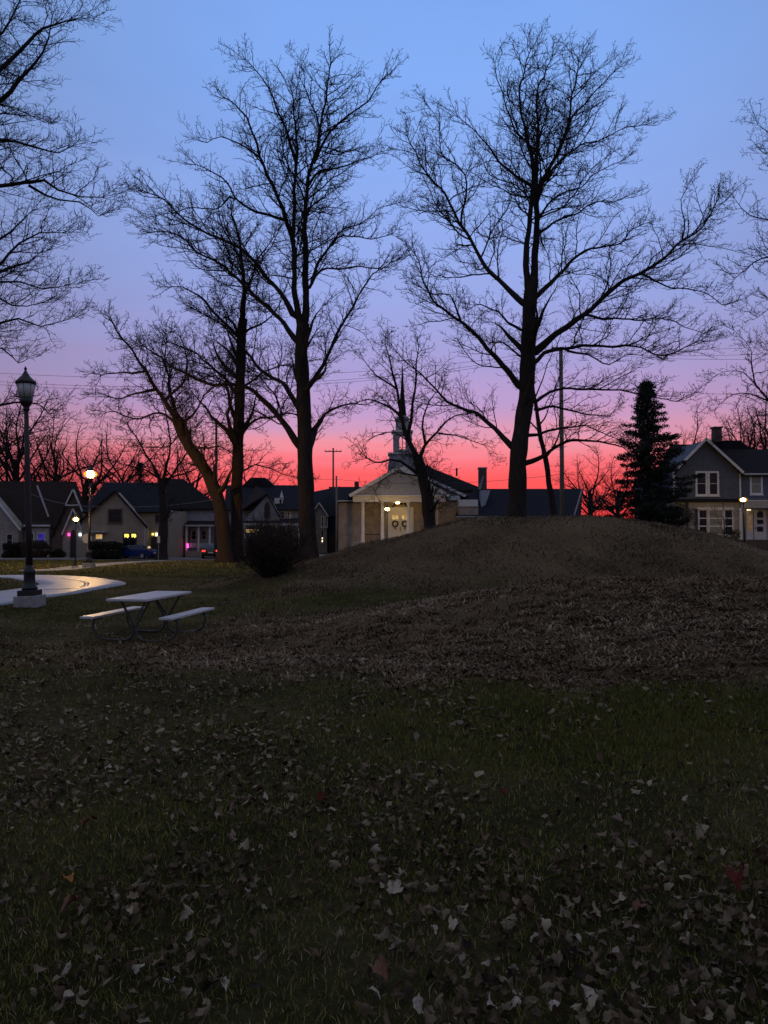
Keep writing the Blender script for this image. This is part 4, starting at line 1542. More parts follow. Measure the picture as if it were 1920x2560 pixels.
# bare trees beyond the houses: three shapes, repeated
def far_proto(seed, H, spread):
    rg = random.Random(seed)
    g = Grower(seed, .0105, spacing=(.36, .3, .26), klen=.62, up=.03, wig=.26, maxlen=5)
    root = thing('background_tree', 'x', 'tree', (0, 0, 0), 'bare trees beyond the houses')
    tr = [(Vector((0, 0, -.4)), .34)]
    v = Vector((0, 0, -.4))
    for k in range(6):
        v = v + Vector((rg.gauss(0, .12), rg.gauss(0, .12), H * .085))
        tr.append((v.copy(), .34 - .02 * k))
    tr = catmull(tr, .5)
    ch = Chains()
    ch.add([tuple(p[0]) for p in tr], [p[1] for p in tr])
    Vv, Q = ch.arrays(8)
    np_mesh('trunk', Vv, Q, mat='bark', parent=root)
    for k in range(15):
        i = int(len(tr) * rg.uniform(.45, .99))
        v, r = tr[i]
        a = k * 2.4 + rg.uniform(-.4, .4)
        e = rg.uniform(.55, 1.35)
        d = Vector((math.cos(a) * math.cos(e) * spread, math.sin(a) * math.cos(e) * spread, math.sin(e))).normalized()
        ln = H * rg.uniform(.32, .55)
        pts = [(v.copy(), r * .38)]
        for j in range(7):
            d = (d + Vector((rg.gauss(0, .17), rg.gauss(0, .17), rg.gauss(0, .1) + .07))).normalized()
            v = v + d * ln / 7
            pts.append((v.copy(), r * .38 * (1 - (j + 1) / 7) + .02))
        pts = catmull(pts, .5)
        P3 = [tuple(p[0]) for p in pts]
        Rr = [p[1] for p in pts]
        ch = Chains()
        ch.add(P3, Rr)
        Vv, Q = ch.arrays(6)
        np_mesh('limb', Vv, Q, mat='bark', parent=root)
        g.along(P3, Rr, 1)
    for ch, n, nm in ((g.big, 4, 'branches'), (g.small, 3, 'twigs')):
        if ch.n:
            Vv, Q = ch.arrays(n)
            np_mesh(nm, Vv, Q, mat='twig', parent=root, kind='stuff')
    return root


PROTO = [far_proto(41, 15, 1.5), far_proto(42, 16, 1.1), far_proto(43, 13, 1.8)]
bpy.context.view_layer.update()
PH = [max(c.bound_box[i][2] for c in p.children for i in range(8)) for p in PROTO]
used = [False] * 3
FAR = [  # px, distance, prototype, top row in the photograph, turn, label
    (40, 112, 1, 952, .3, 'bare background tree behind the near lamp head at the left edge'),
    (135, 118, 0, 1000, 1.9, 'bare background tree above the white-trimmed cottage'),
    (215, 108, 2, 1040, 4.0, 'low bare background tree behind the upper lit lamp'),
    (300, 116, 0, 1040, 2.7, 'bare background tree behind the tan house roof'),
    (480, 120, 2, 1060, .9, 'low bare background tree left of the dark utility pole'),
    (640, 125, 2, 1130, 5.0, 'small bare background tree between the twin trunks and forked tree'),
    (1475, 118, 2, 1110, .4, 'bare background tree against the red sky left of the evergreen'),
    (1545, 112, 2, 1130, 3.3, 'bare background tree tangled behind the left of the evergreen'),
    (1700, 105, 0, 1000, 5.5, 'bare background tree behind the grey house roof near the evergreen'),
    (1860, 100, 1, 1000, 2.2, 'bare background tree above the right of the grey house roof'),
    (1935, 110, 0, 930, 1.2, 'bare background tree at the far right edge behind the grey house'),
    (-60, 105, 0, 940, 3.1, 'bare background tree cut off by the left edge'),
]
for px, Yd, k, ptop, az, lb in FAR:
    o = PROTO[k] if not used[k] else copy_tree(PROTO[k])
    used[k] = True
    X = pxx(px, Yd)
    z0 = gz(X, Yd)
    sc_ = (pz(ptop, Yd) - z0) / PH[k]
    o.location = (X, Yd, z0)
    o.scale = (sc_, sc_, sc_)
    o.rotation_euler = (0, 0, az)
    o['label'] = lb


# ------------------------------------------------------------------ evergreen, bush and shrubs
def leaf_cloud(pts, size, rg, aspect=.45, down=0.):
    n = len(pts)
    a = rg.normal(size=(n, 3))
    a[:, 2] -= down
    a /= np.linalg.norm(a, axis=1)[:, None]
    b = np.cross(a, rg.normal(size=(n, 3)))
    b /= np.linalg.norm(b, axis=1)[:, None]
    s_ = size * rg.uniform(.6, 1.4, n)[:, None]
    V_ = np.stack([pts - b * s_ * aspect, pts + a * s_, pts + b * s_ * aspect, pts - a * s_ * .6], 1).reshape(-1, 3)
    Q_ = np.arange(n * 4).reshape(-1, 4)
    return V_, Q_


def evergreen(label, px, Y, ptop, pbase, half, seed, group=None, dens=1.0):
    rg = np.random.RandomState(seed)
    X = pxx(px, Y)
    z0 = gz(X, Y)
    H = pz(ptop, Y) - z0
    root = thing('evergreen_tree', label, 'tree', (X, Y, z0 - .05), group)
    MB().tube([(X, Y, z0 - .2), (X + .05, Y, z0 + H * .5), (X, Y, z0 + H * .97)], [.22, .13, .02], 8).build('trunk', 'bark', root, True)
    pts = []
    bo_ = Chains()
    nb = 190
    for k in range(nb):
        t = (k / nb) ** .9
        z = z0 + .3 + t * (H - .5)
        a = k * 2.4 + rg.uniform(-.5, .5)
        ln = half * (1 - t) ** .78 * rg.uniform(.45, 1.2) * (1 + .3 * math.sin(a + 4.1 * t) * math.sin(9 * t + seed)) + .2
        rise = .35 * t - .10 + rg.uniform(-.18, .14)
        pl = []
        m = max(4, int(ln / .22))
        for j in range(m + 1):
            f = j / m
            pl.append((X + math.cos(a) * ln * f, Y + math.sin(a) * ln * f, z + ln * (rise * f - .34 * f * (1 - .8 * f))))
        bo_.add(pl, [.03 * (1 - .8 * j / m) for j in range(m + 1)])
        q = np.array(pl)
        cnt = int(32 * m * dens)
        f = rg.rand(cnt) ** .7 * m
        i = np.minimum(f.astype(int), m - 1)
        c = q[i] + (q[i + 1] - q[i]) * (f - i)[:, None]
        w = .10 + .16 * (1 - f / m)
        c = c + rg.normal(size=(cnt, 3)) * w[:, None] * np.array([1, 1, .45])
        c[:, 2] -= rg.rand(cnt) * .2
        pts.append(c)
    Vv, Q = bo_.arrays(4)
    np_mesh('boughs', Vv, Q, mat='bark', parent=root, off=root.location, kind='stuff')
    Vv, Q = leaf_cloud(np.concatenate(pts), .12, rg, .3, .5)
    np_mesh('crown', Vv, Q, mat='needle', parent=root, off=root.location, smooth=False, kind='stuff')
    return root


evergreen('tall dark evergreen tree standing left of the grey house', 1620, 58, 946, 1330, 4.2, 3)
evergreen('dark pointed evergreen tip beyond the tan house roof', 349, 108, 1152, 1330, 3.2, 8, dens=.35)


def shrub(name, label, px, Y, pw, ptop, seed, leaf='shrub_leaf', size=.055, n=5200, group=None, stems=True, zbase=None, flat=.6):
    """clipped or loose evergreen shrub: stems with small leaves through its volume"""
    rg = np.random.RandomState(seed)
    X = pxx(px, Y)
    z0 = gz(X, Y)
    H = pz(ptop, Y) - z0
    W = pw * Y / FPX / 2
    root = thing(name, label, 'shrub', (X, Y, z0 - .03), group)
    ch = Chains()
    for k in range(26):
        a = rg.uniform(0, 6.28)
        s_ = rg.uniform(.2, .95)
        pl = []
        for j in range(5):
            f = j / 4
            pl.append((X + math.cos(a) * W * s_ * f ** .8 + rg.normal(0, .03), Y + math.sin(a) * W * .8 * s_ * f ** .8 + rg.normal(0, .03), z0 - .05 + H * (1 - .45 * s_ ** 2) * f))
        ch.add(pl, [.022 * (1 - .7 * j / 4) for j in range(5)])
    Vv, Q = ch.arrays(4)
    np_mesh('stems', Vv, Q, mat='bark', parent=root, off=root.location, kind='stuff')
    d = rg.normal(size=(n, 3))
    d /= np.linalg.norm(d, axis=1)[:, None]
    lump = 1 + .12 * np.sin(5 * d[:, 0] + seed) + .10 * np.sin(6 * d[:, 2] + 2 * d[:, 1] + seed) + .07 * np.sin(11 * d[:, 0] + 3)
    r = rg.rand(n) ** .30 * lump
    p = np.column_stack([X + d[:, 0] * r * W, Y + d[:, 1] * r * W * .85, z0 + H * (.5 + .5 * np.sign(d[:, 2]) * np.abs(d[:, 2] * r) ** flat)])
    p[:, 2] = np.maximum(p[:, 2], z0 + .02)
    Vv, Q = leaf_cloud(p, size, rg)
    np_mesh('leaves', Vv, Q, mat=leaf, parent=root, off=root.location, smooth=False, kind='stuff')
    return root


# vase-shaped bush between lawn and mound
def vase_bush():
    px, py = 676, 1441
    X, Y, z0 = hit(px, py)
    rg = random.Random(71)
    root = thing('bush', 'dense dark vase-shaped bush on the lawn left of the mound', 'bush', (X, Y, z0 - .04))
    H = pz(1322, Y) - z0
    W = 165 * Y / FPX / 2
    g = Grower(72, .0055, spacing=(.15, .13, .1), klen=.5, up=.07, wig=.16, maxlen=.9, maxlev=2)
    ch = Chains()
    for k in range(115):
        a = rg.uniform(0, 6.28)
        s_ = math.sqrt(rg.random())
        top = H * (1 - .22 * s_ ** 2) * (rg.uniform(.55, 1.0) if k % 5 else rg.uniform(.9, 1.2))
        pl = []
        for j in range(6):
            f = j / 5
            rad = (.20 + .80 * min(1, f * 1.25) ** .9) * W * s_ * (1.12 if math.cos(a) > .2 else .92)
            pl.append((X + math.cos(a) * rad + rg.gauss(0, .015), Y + math.sin(a) * rad + rg.gauss(0, .015), z0 - .08 + (top + .08) * f))
        rr = [.016 * (1 - .6 * j / 5) for j in range(6)]
        ch.add(pl, rr)
        g.along(pl, rr, 1, .25)
    Vv, Q = ch.arrays(5)
    np_mesh('stems', Vv, Q, mat='bark', parent=root, off=root.location, kind='stuff')
    for c in (g.big, g.small):
        if c.n:
            Vv, Q = c.arrays(3)
            np_mesh('twigs', Vv, Q, mat='shrub_brown', parent=root, off=root.location, kind='stuff')
    r2 = np.random.RandomState(73)
    allp = np.array(g.small.p + g.big.p)
    pk = allp[r2.randint(0, len(allp), 3500)] + r2.normal(0, .03, (3500, 3))
    Vv, Q = leaf_cloud(pk, .028, r2)
    np_mesh('leaves', Vv, Q, mat='shrub_leaf', parent=root, off=root.location, smooth=False, kind='stuff')


vase_bush()
shrub('shrub', 'dark clipped shrub mass between the lamps and the blue car', 264, 76, 84, 1353, 11, size=.13, n=6000)
shrub('shrub', 'dark shrub below the left edge window of the cottage', 38, 78, 54, 1356, 12, size=.12)
shrub('shrub', 'wide brownish shrub under the blue-lit cottage window', 92, 77, 74, 1352, 13, leaf='shrub_brown', size=.10)
shrub('shrub', 'small low dark shrub left of the cottage entry', 146, 77.5, 34, 1374, 14, n=2000, size=.11)
shrub('shrub', 'dark evergreen shrub at the foot of the tall evergreen by the grey house', 1700, 60, 90, 1262, 15, n=7000)
shrub('shrub', 'rounded dark shrub on the slope left of the evergreen trunk', 1640, 57, 110, 1250, 16, n=7000)
shrub('shrub', 'small dark shrub below the right of the bay window', 1828, 62, 46, 1322, 17, n=2500)
shrub('hedge_bush', 'long dark hedge mass beyond the annex against the red sky', 1500, 100, 190, 1238, 18, n=9000, size=.09)
# thin bare shrub before the bay window
D11 = [([(1812, 1372, 0), (1811, 1340, 0), (1810, 1305, 0)], .05, .03), ([(1810, 1330, 0), (1795, 1300, .2), (1785, 1268, .3)], .03, .012),
       ([(1811, 1325, 0), (1826, 1300, -.2), (1838, 1275, -.3)], .03, .012), ([(1810, 1310, 0), (1808, 1280, .1), (1812, 1255, .1)], .03, .012)]
bare_tree('young_tree', 'thin young bare tree before the bay window', 61, D11, 12, .009, off=(0, 0), sc=1, spacing=(.3, .25, .2), klen=.5, maxlen=.9, maxlev=2, roots=False)

# ------------------------------------------------------------------ lamps
def shell_mat(name, col, em, alpha):
    m, t, b, o = newmat(name)
    t.nodes.remove(b)
    e = t.nodes.new('ShaderNodeEmission')
    e.inputs[0].default_value = col + (1,)
    e.inputs[1].default_value = em
    tr = t.nodes.new('ShaderNodeBsdfTransparent')
    tr.inputs[0].default_value = (1, .9, .7, 1)
    mxs = t.nodes.new('ShaderNodeMixShader')
    mxs.inputs[0].default_value = alpha
    # noise varies the shell's orange glow, which imitates bloom round the bulb
    wv = t.nodes.new('ShaderNodeTexNoise')
    wv.inputs['Scale'].default_value = 12
    mu = t.nodes.new('ShaderNodeMath')
    mu.operation = 'MULTIPLY'
    mu.inputs[1].default_value = em * 2
    t.links.new(wv.outputs[0], mu.inputs[0])
    t.links.new(mu.outputs[0], e.inputs[1])
    t.links.new(tr.outputs[0], mxs.inputs[1])
    t.links.new(e.outputs[0], mxs.inputs[2])
    t.links.new(mxs.outputs[0], o.inputs[0])
    return m


M['globe_bloom'] = shell_mat('globe_bloom', (1, .42, .03), 2.2, .4)
M['bulb_hot'] = emat('bulb_hot', (1, .64, .22), 1700)
M['bulb_soft'] = emat('bulb_soft', (1, .68, .28), 300)


def street_lamp(label, base, H, lit, tilt=(0, 0), post='metal_black', n=16, bulb='bulb_hot'):
    root = thing('street_lamp', label, 'street lamp', base, 'lantern posts in the park')
    x, y, z = base
    h = H
    MB().box(x - .047 * h, x + .047 * h, y - .047 * h, y + .047 * h, z - .12, z + .045 * h).build('concrete_footing', 'concrete', root, bevel=.02)
    MB().box(x - .036 * h, x + .036 * h, y - .036 * h, y + .036 * h, z + .0455 * h, z + .068 * h).build('base_plate', 'metal_black', root, bevel=.012)
    MB().lathe((x, y, z), [(.030 * h, .0685 * h), (.031 * h, .078 * h), (.025 * h, .085 * h), (.0225 * h, .10 * h), (.0215 * h, .135 * h), (.024 * h, .140 * h), (.024 * h, .147 * h), (.016 * h, .158 * h), (.014 * h, .17 * h)], n).build('pedestal', 'metal_black', root, True)
    MB().lathe((x, y, z), [(.0135 * h, .1705 * h), (.0125 * h, .35 * h), (.0108 * h, .6 * h), (.0088 * h, .812 * h)], n).build('post', post, root, True)
    lan = MB().lathe((x, y, z), [(.011 * h, .8125 * h), (.0135 * h, .818 * h), (.011 * h, .826 * h), (.019 * h, .838 * h), (.025 * h, .845 * h), (.0265 * h, .866 * h), (.022 * h, .867 * h)], n).build('lantern_holder', 'metal_black', root, True)
    if lit:
        MB().lathe((x, y, z), [(.012 * h, .8675 * h), (.030 * h, .868 * h), (.052 * h, .876 * h), (.062 * h, .892 * h), (.061 * h, .908 * h), (.046 * h, .922 * h), (.012 * h, .9235 * h)], n).build('globe', 'globe_bloom', root, True)  # lit globe made wider than the unlit one to imitate bloom
        MB().lathe((x, y, z), [(.002 * h, .8695 * h), (.022 * h, .872 * h), (.033 * h, .883 * h), (.036 * h, .896 * h), (.031 * h, .911 * h), (.003 * h, .921 * h)], n).build('bulb', bulb, root, True)
    else:
        gl = MB().lathe((x, y, z), [(.012 * h, .8675 * h), (.0265 * h, .868 * h), (.033 * h, .895 * h), (.0365 * h, .9225 * h), (.012 * h, .9235 * h)], n).build('globe', 'glass_frost', root, True)
        rb = MB()
        for k in range(8):
            a = k * math.pi / 4 + .2
            rb.tube([(x + math.cos(a) * .0272 * h, y + math.sin(a) * .0272 * h, z + .868 * h), (x + math.cos(a) * .0372 * h, y + math.sin(a) * .0372 * h, z + .9225 * h)], .0011 * h, 5)
        rb.build('globe_ribs', 'metal_black', gl)
    MB().lathe((x, y, z), [(.036 * h, .924 * h), (.0405 * h, .9245 * h), (.041 * h, .934 * h), (.035 * h, .940 * h), (.026 * h, .948 * h), (.016 * h, .959 * h), (.010 * h, .970 * h), (.0055 * h, .978 * h), (.004 * h, .982 * h)], n).build('cap', 'metal_black', root, True)
    MB().lathe((x, y, z), [(.002 * h, .9815 * h), (.0055 * h, .986 * h), (.0062 * h, .990 * h), (.003 * h, .995 * h), (.001 * h, h)], 10).build('finial', 'metal_black', root, True)
    root.rotation_euler = (tilt[1], tilt[0], 0)
    return root


b = hit(75, 1516)
street_lamp('near unlit black lantern post on a concrete block by the curved path', b, pz(915, b[1]) - b[2], False, (R(-1.9), 0), 'post_rust', 20)
b = hit(222, 1419)
street_lamp('tall lit lantern post behind the path with the highest yellow light', b, pz(1159, b[1]) - b[2], True, (R(.4), 0))
b = hit(188, 1421)
street_lamp('shorter lit lantern post just left of the tall lit one', b, pz(1284, b[1]) - b[2], True, bulb='bulb_soft')
b = (pxx(968, 80), 80, gz(pxx(968, 80), 80))
street_lamp('lit lantern post in front of the church doors', b, pz(1260, 80) - b[2], True, bulb='bulb_soft')
b = (pxx(1861, 60), 60, gz(pxx(1861, 60), 60))
street_lamp('lit lantern post in front of the grey house', b, pz(1234, 60) - b[2], True, (R(-1), 0), bulb='bulb_soft')


# ------------------------------------------------------------------ picnic table
def picnic_table():
    zg = gz(-4.15, 13.7)
    n0 = Vector((pxx(316, 12.8), 12.8))
    n1 = Vector((pxx(436, 14.7), 14.7))
    ax = (n1 - n0)
    c = (n0 + n1) / 2
    L_ = 1.9
    ax.normalize()
    pr = Vector((ax.y, -ax.x))
    root = thing('picnic_table', 'pale picnic table with two benches on bent tube legs on the lawn', 'picnic table', (c.x, c.y, zg))

    def pt(u, v, z):
        q = c + pr * u + ax * v
        return (q.x, q.y, zg + z)

    def slab(u0, u1, v0, v1, z0, z1):
        m = MB()
        m.add([pt(u0, v0, z0), pt(u1, v0, z0), pt(u1, v1, z0), pt(u0, v1, z0), pt(u0, v0, z1), pt(u1, v0, z1), pt(u1, v1, z1), pt(u0, v1, z1)],
              [(0, 3, 2, 1), (4, 5, 6, 7), (0, 1, 5, 4), (1, 2, 6, 5), (2, 3, 7, 6), (3, 0, 4, 7)])
        return m
    slab(-.36, .36, -L_ / 2, L_ / 2, .712, .752).build('tabletop', 'table_top', root, bevel=.012)
    for s_ in (-1, 1):
        slab(s_ * .70 - .125, s_ * .70 + .125, -L_ / 2, L_ / 2, .412, .452).build('bench', 'table_top', root, bevel=.012)
    for v in (-.62, .62):
        for s_ in (-1, 1):
            prof = [(-.27, .690), (-.06, .33), (-.035, .24), (-.045, .14), (-.10, .06), (-.20, .026), (-.50, .026), (-.64, .06), (-.74, .15), (-.775, .26), (-.76, .36), (-.70, .395)]
            pts = [Vector(pt(s_ * u, v + s_ * .022, z)) for u, z in prof]
            sm = [q[0] for q in catmull([(p_, 0) for p_ in pts], .035)]
            MB().tube(sm, .021, 8).build('leg', 'table_leg', root, True)
        MB().bar(pt(-.33, v, .70), pt(.33, v, .70), .035, .02).build('cleat', 'table_leg', root)
        for s_ in (-1, 1):
            MB().bar(pt(s_ * .60, v, .402), pt(s_ * .80, v, .402), .035, .018).build('bench_bracket', 'table_leg', root)
        MB().tube([pt(0, v * .97, .36), pt(0, v * .25, .70)], .014, 6).build('brace', 'table_leg', root, True)


picnic_table()

# ------------------------------------------------------------------ buildings
class House:
    def __init__(s, name, label, px, Y, cat='house', base=None):
        X = pxx(px, Y)
        s.z0 = gz(X, Y) - .15 if base is None else base
        s.root = thing(name, label, cat, (X, Y, s.z0))

    def box(s, name, mat, px0, px1, py0, py1, Y, depth, parent=None, lab=None):
        """box seen as a pixel rectangle on the plane Y, running back by depth; py1 None = down to the ground"""
        pm = (py0 + (py1 or 1390)) / 2
        z1 = pz(py0, Y)
        z0 = s.z0 if py1 is None else pz(py1, Y)
        return MB().box(pxx(px0, Y, pm), pxx(px1, Y, pm), Y, Y + depth, z0, z1).build(name, mat, parent or s.root)

    def poly(s, name, mat, pts, Y, depth, parent=None):
        q = [P(a, b, Y) if b is not None else (pxx(a, Y), Y, s.z0) for a, b in pts]
        return MB().prism(q, (0, depth, 0)).build(name, mat, parent or s.root)

    def slope(s, name, mat, e0, e1, r1, r0, t=.14, parent=None):
        """roof slab between an eave line and a ridge line, each end a (px, py, Y)"""
        q = [Vector(P(*c)) for c in (e0, e1, r1, r0)]
        n = (q[1] - q[0]).cross(q[3] - q[0]).normalized()
        if n.z < 0: n = -n
        return MB().prism([v + n * .001 for v in q], n * -t).build(name, mat, parent or s.root)

    def bar(s, name, mat, a, b, Y, w, d=.1, parent=None):
        """trim board between two pixels on the plane Y"""
        p, q = Vector(P(a[0], a[1], Y)), Vector(P(b[0], b[1], Y))
        t = (q - p).normalized()
        n = Vector((-t.z, 0, t.x)) * (w / 2)
        return MB().prism([p - n, q - n, q + n, p + n], (0, -d, 0)).build(name, mat, parent or s.root)

    def window(s, px0, py0, px1, py1, Y, frame='white_trim', pane='glass_dark', cols=1, rows=2, fw=.09, name='window', muntin=.035):
        pm = (py0 + py1) / 2
        x0, x1 = pxx(px0, Y, pm), pxx(px1, Y, pm)
        z1, z0 = pz(py0, Y), pz(py1, Y)
        m = MB()
        m.box(x0, x0 + fw, Y - .07, Y - .003, z0, z1).box(x1 - fw, x1, Y - .07, Y - .003, z0, z1)
        m.box(x0 + fw, x1 - fw, Y - .068, Y - .003, z1 - fw, z1).box(x0 + fw, x1 - fw, Y - .068, Y - .003, z0, z0 + fw)
        w = m.build(name, frame, s.root)
        gw, gh = (x1 - x0 - 2 * fw) / cols, (z1 - z0 - 2 * fw) / rows
        for i in range(cols):
            for j in range(rows):
                a0 = x0 + fw + gw * i + (muntin / 2 if i else 0)
                a1 = x0 + fw + gw * (i + 1) - (muntin / 2 if i < cols - 1 else 0)
                b0 = z0 + fw + gh * j + (muntin / 2 if j else 0)
                b1 = z0 + fw + gh * (j + 1) - (muntin / 2 if j < rows - 1 else 0)
                MB().box(a0, a1, Y - .028, Y - .004, b0, b1).build('pane', pane, w)
        for i in range(1, cols):
            MB().box(x0 + fw + gw * i - muntin / 2, x0 + fw + gw * i + muntin / 2, Y - .05, Y - .005, z0 + fw, z1 - fw).build('mullion', frame, w)
        for j in range(1, rows):
            MB().box(x0 + fw, x1 - fw, Y - .046, Y - .006, z0 + fw + gh * j - muntin / 2, z0 + fw + gh * j + muntin / 2).build('rail', frame, w)
        MB().box(x0 - .05, x1 + .05, Y - .12, Y - .002, z0 - .06, z0 - .001).build('sill', frame, w)
        return w


# --- white-trimmed cottage at the left edge
Y = 83
h = House('cottage', 'steep-roofed stone cottage with white gable trim at the left edge', 100, Y)
h.box('wall', 'stone_pale', -90, 228, 1316, None, Y, 8)
h.slope('roof', 'roof_brown', (-100, 1322, Y - .5), (232, 1322, Y - .5), (190, 1204, Y + 4.5), (-100, 1202, Y + 4.5))
h.slope('rear_roof', 'roof_brown', (-100, 1318, Y + 9), (232, 1318, Y + 9), (190, 1204.5, Y + 4.52), (-100, 1204, Y + 4.52))
h.poly('gable_wall', 'stone_pale', [(-108, 1322), (-30, 1228), (46, 1320), (46, None), (-108, None)], Y - 1.6, 1.7)
h.slope('wing_roof', 'roof_brown', (53, 1326, Y - 1.9), (53, 1326, Y + 2), (-30, 1221, Y + 2), (-30, 1221, Y - 1.9), .16)
h.slope('wing_roof', 'roof_brown', (-113, 1326, Y - 1.9), (-113, 1326, Y + 2), (-30, 1222, Y + 2), (-30, 1222, Y - 1.9), .16)
h.bar('rake_board', 'white_trim', (-30, 1225), (52, 1326), Y - 1.9, .16)
h.window(16, 1334, 33, 1366, Y - 1.6, 'grey_trim')
h.box('bay', 'siding_cream', 62, 122, 1318, None, Y - .8, .8)
h.slope('bay_roof', 'roof_brown', (56, 1316, Y - 1.1), (128, 1316, Y - 1.1), (124, 1304, Y + .1), (60, 1304, Y + .1), .1)
h.box('fascia', 'white_trim', 58, 125, 1312, 1316, Y - 1.15, .12)
h.window(73, 1332, 86, 1362, Y - .8, 'white_trim')
h.window(93, 1332, 114, 1362, Y - .8, 'white_trim', 'lit_blue', 1, 2)
h.bar('roof_flashing', 'grey_trim', (93, 1214), (122, 1292), Y - .2, .16)
h.box('downspout', 'white_trim', 148, 151.5, 1335, 1386, Y - .15, .1)
# tall steep front gable with triangle trim, and the entry gable before it
h.poly('front_gable_wall', 'siding_brown', [(130, 1338), (183, 1224), (230, 1334), (230, None), (130, None)], Y - .6, .55)
h.slope('front_gable_roof', 'roof_brown', (234, 1340, Y - .9), (236, 1336, Y + 3), (184, 1222, Y + 3), (183, 1219, Y - .9), .13)
h.slope('front_gable_roof', 'roof_brown', (127, 1343, Y - .9), (129, 1340, Y + 3), (184, 1222.5, Y + 3), (183, 1220, Y - .9), .13)
for a_, b_ in (((183, 1223), (164, 1263)), ((164, 1263), (203, 1263)), ((183, 1223), (229, 1332))):
    h.bar('gable_trim', 'white_trim', a_, b_, Y - 1.0, .13)
h.poly('entry_wall', 'stone_pale', [(157, 1336), (183, 1278), (209, 1336), (209, None), (157, None)], Y - 1.9, 1.25)
h.slope('entry_roof', 'roof_brown', (153, 1341, Y - 2.1), (153, 1341, Y - .62), (183, 1270, Y - .62), (183, 1270, Y - 2.1), .1)
h.slope('entry_roof', 'roof_brown', (213, 1341, Y - 2.1), (213, 1341, Y - .62), (183, 1270.5, Y - .62), (183, 1270.5, Y - 2.1), .1)
for a_, b_ in (((183, 1272), (155, 1337)), ((183, 1272), (211, 1337))):
    h.bar('rake_board', 'white_trim', a_, b_, Y - 2.12, .14)
h.poly('entry_door', 'door_dark', [(176, None), (176, 1334), (179, 1327), (183, 1324), (187, 1327), (190, 1334), (190, None)], Y - 1.96, .05)
h.box('pink_porch_light', 'lit_pink', 169, 174, 1333, 1340, Y - 2.1, .18)
h.box('white_porch_light', 'lit_white', 197, 202.5, 1333, 1340, Y - 2.1, .18)

# --- tan house
Y = 80
h = House('tan_house', 'tan stucco house with clipped front gable and yellow lights in a lower window', 300, Y)
h.poly('front_wall', 'tan_stucco', [(204, 1300), (283, 1231), (293, 1231), (366, 1312), (366, None), (204, None)], Y - 1, 1)
h.slope('gable_roof', 'roof_dark', (198, 1302, Y - 1.4), (200, 1300, Y + 6), (289, 1222, Y + 6), (288, 1224, Y - 1.4), .2)
h.slope('gable_roof', 'roof_blue', (370, 1318, Y - 1.4), (374, 1312, Y + 6), (289, 1222.5, Y + 6), (288, 1224.5, Y - 1.4), .2)
h.box('wall', 'tan_stucco', 206, 424, 1275, None, Y, 7)
h.slope('roof', 'roof_blue', (205, 1280, Y - .5), (428, 1280, Y - .5), (406, 1206, Y + 3.6), (262, 1206, Y + 3.6))
h.slope('rear_roof', 'roof_blue', (205, 1276, Y + 8), (428, 1276, Y + 8), (406, 1206.5, Y + 3.62), (262, 1206.5, Y + 3.62))
h.slope('hip_roof', 'roof_blue', (205, 1280.5, Y - .5), (205, 1277, Y + 8), (262, 1207, Y + 3.63), (262, 1207, Y + 3.6))
h.window(270, 1272, 306, 1308, Y - 1, 'siding_brown', 'glass_dark', 1, 2, .12)
w = h.window(307, 1332, 342, 1372, Y - 1, 'siding_brown', 'glass_dark', 2, 1, .10)
for a_ in (308.5, 326.5):
    h.poly('lit_swag', 'lit_yellow', [(a_ + 2, 1335), (a_ + 13, 1335), (a_ + 14, 1341), (a_ + 10, 1345), (a_ + 7, 1341), (a_ + 3, 1344)], Y - 1.09, .015)
h.window(238, 1334, 258, 1349, Y - 1, 'grey_trim', 'lit_warm', 1, 1)
h.box('side_canopy', 'grey_trim', 222, 262, 1328, 1331, Y - 1.7, .7)
h.box('downspout', 'grey_trim', 360, 363, 1318, 1388, Y - 1.12, .1)
h.window(388, 1287, 402, 1306, Y, 'siding_brown', 'glass_dark', 1, 2)
h.poly('entry_door', 'door_dark', [(378, None), (378, 1342), (396, 1342), (396, None)], Y - .06, .05)
h.box('door_light', 'lit_yellow', 379, 384, 1333, 1338, Y - .1, .08)
h.box('door_light', 'lit_candle', 388, 393, 1332, 1340, Y - .1, .08)

# --- grey house with porch
Y = 88
h = House('porch_house', 'pale grey house with dark roof, arched entry gable and front porch', 490, Y)
h.box('wall', 'siding_pale', 424, 552, 1266, None, Y, 8)
h.slope('roof', 'roof_dark', (418, 1272, Y - .6), (556, 1272, Y - .6), (458, 1197, Y + 4), (414, 1197, Y + 4))
h.slope('rear_roof', 'roof_dark', (418, 1270, Y + 9), (556, 1270, Y + 9), (458, 1197.5, Y + 4.02), (414, 1197.5, Y + 4.02))
h.slope('hip_roof', 'roof_dark', (556, 1272.5, Y - .6), (556, 1270.5, Y + 9), (458, 1198, Y + 4.03), (458, 1198, Y + 4))
h.poly('entry_wall', 'siding_cream', [(422, 1338), (440, 1300), (458, 1338), (458, None), (422, None)], Y - 2.2, 2.1)
h.slope('entry_roof', 'roof_blue', (417, 1345, Y - 2.5), (417, 1345, Y - .05), (440, 1295, Y - .05), (440, 1295, Y - 2.5), .12)
h.slope('entry_roof', 'roof_blue', (463, 1345, Y - 2.5), (463, 1345, Y - .05), (440, 1295.5, Y - .05), (440, 1295.5, Y - 2.5), .12)
h.poly('entry_door', 'door_dark', [(433, None), (433, 1338), (436, 1331), (440, 1328), (444, 1331), (447, 1338), (447, None)], Y - 2.26, .05)
h.slope('porch_roof', 'roof_dark', (462, 1313, Y - 3), (546, 1313, Y - 3), (544, 1302, Y - .05), (466, 1302, Y - .05), .12)
h.box('porch_fascia', 'grey_trim', 463, 545, 1312, 1316, Y - 3.05, .12)
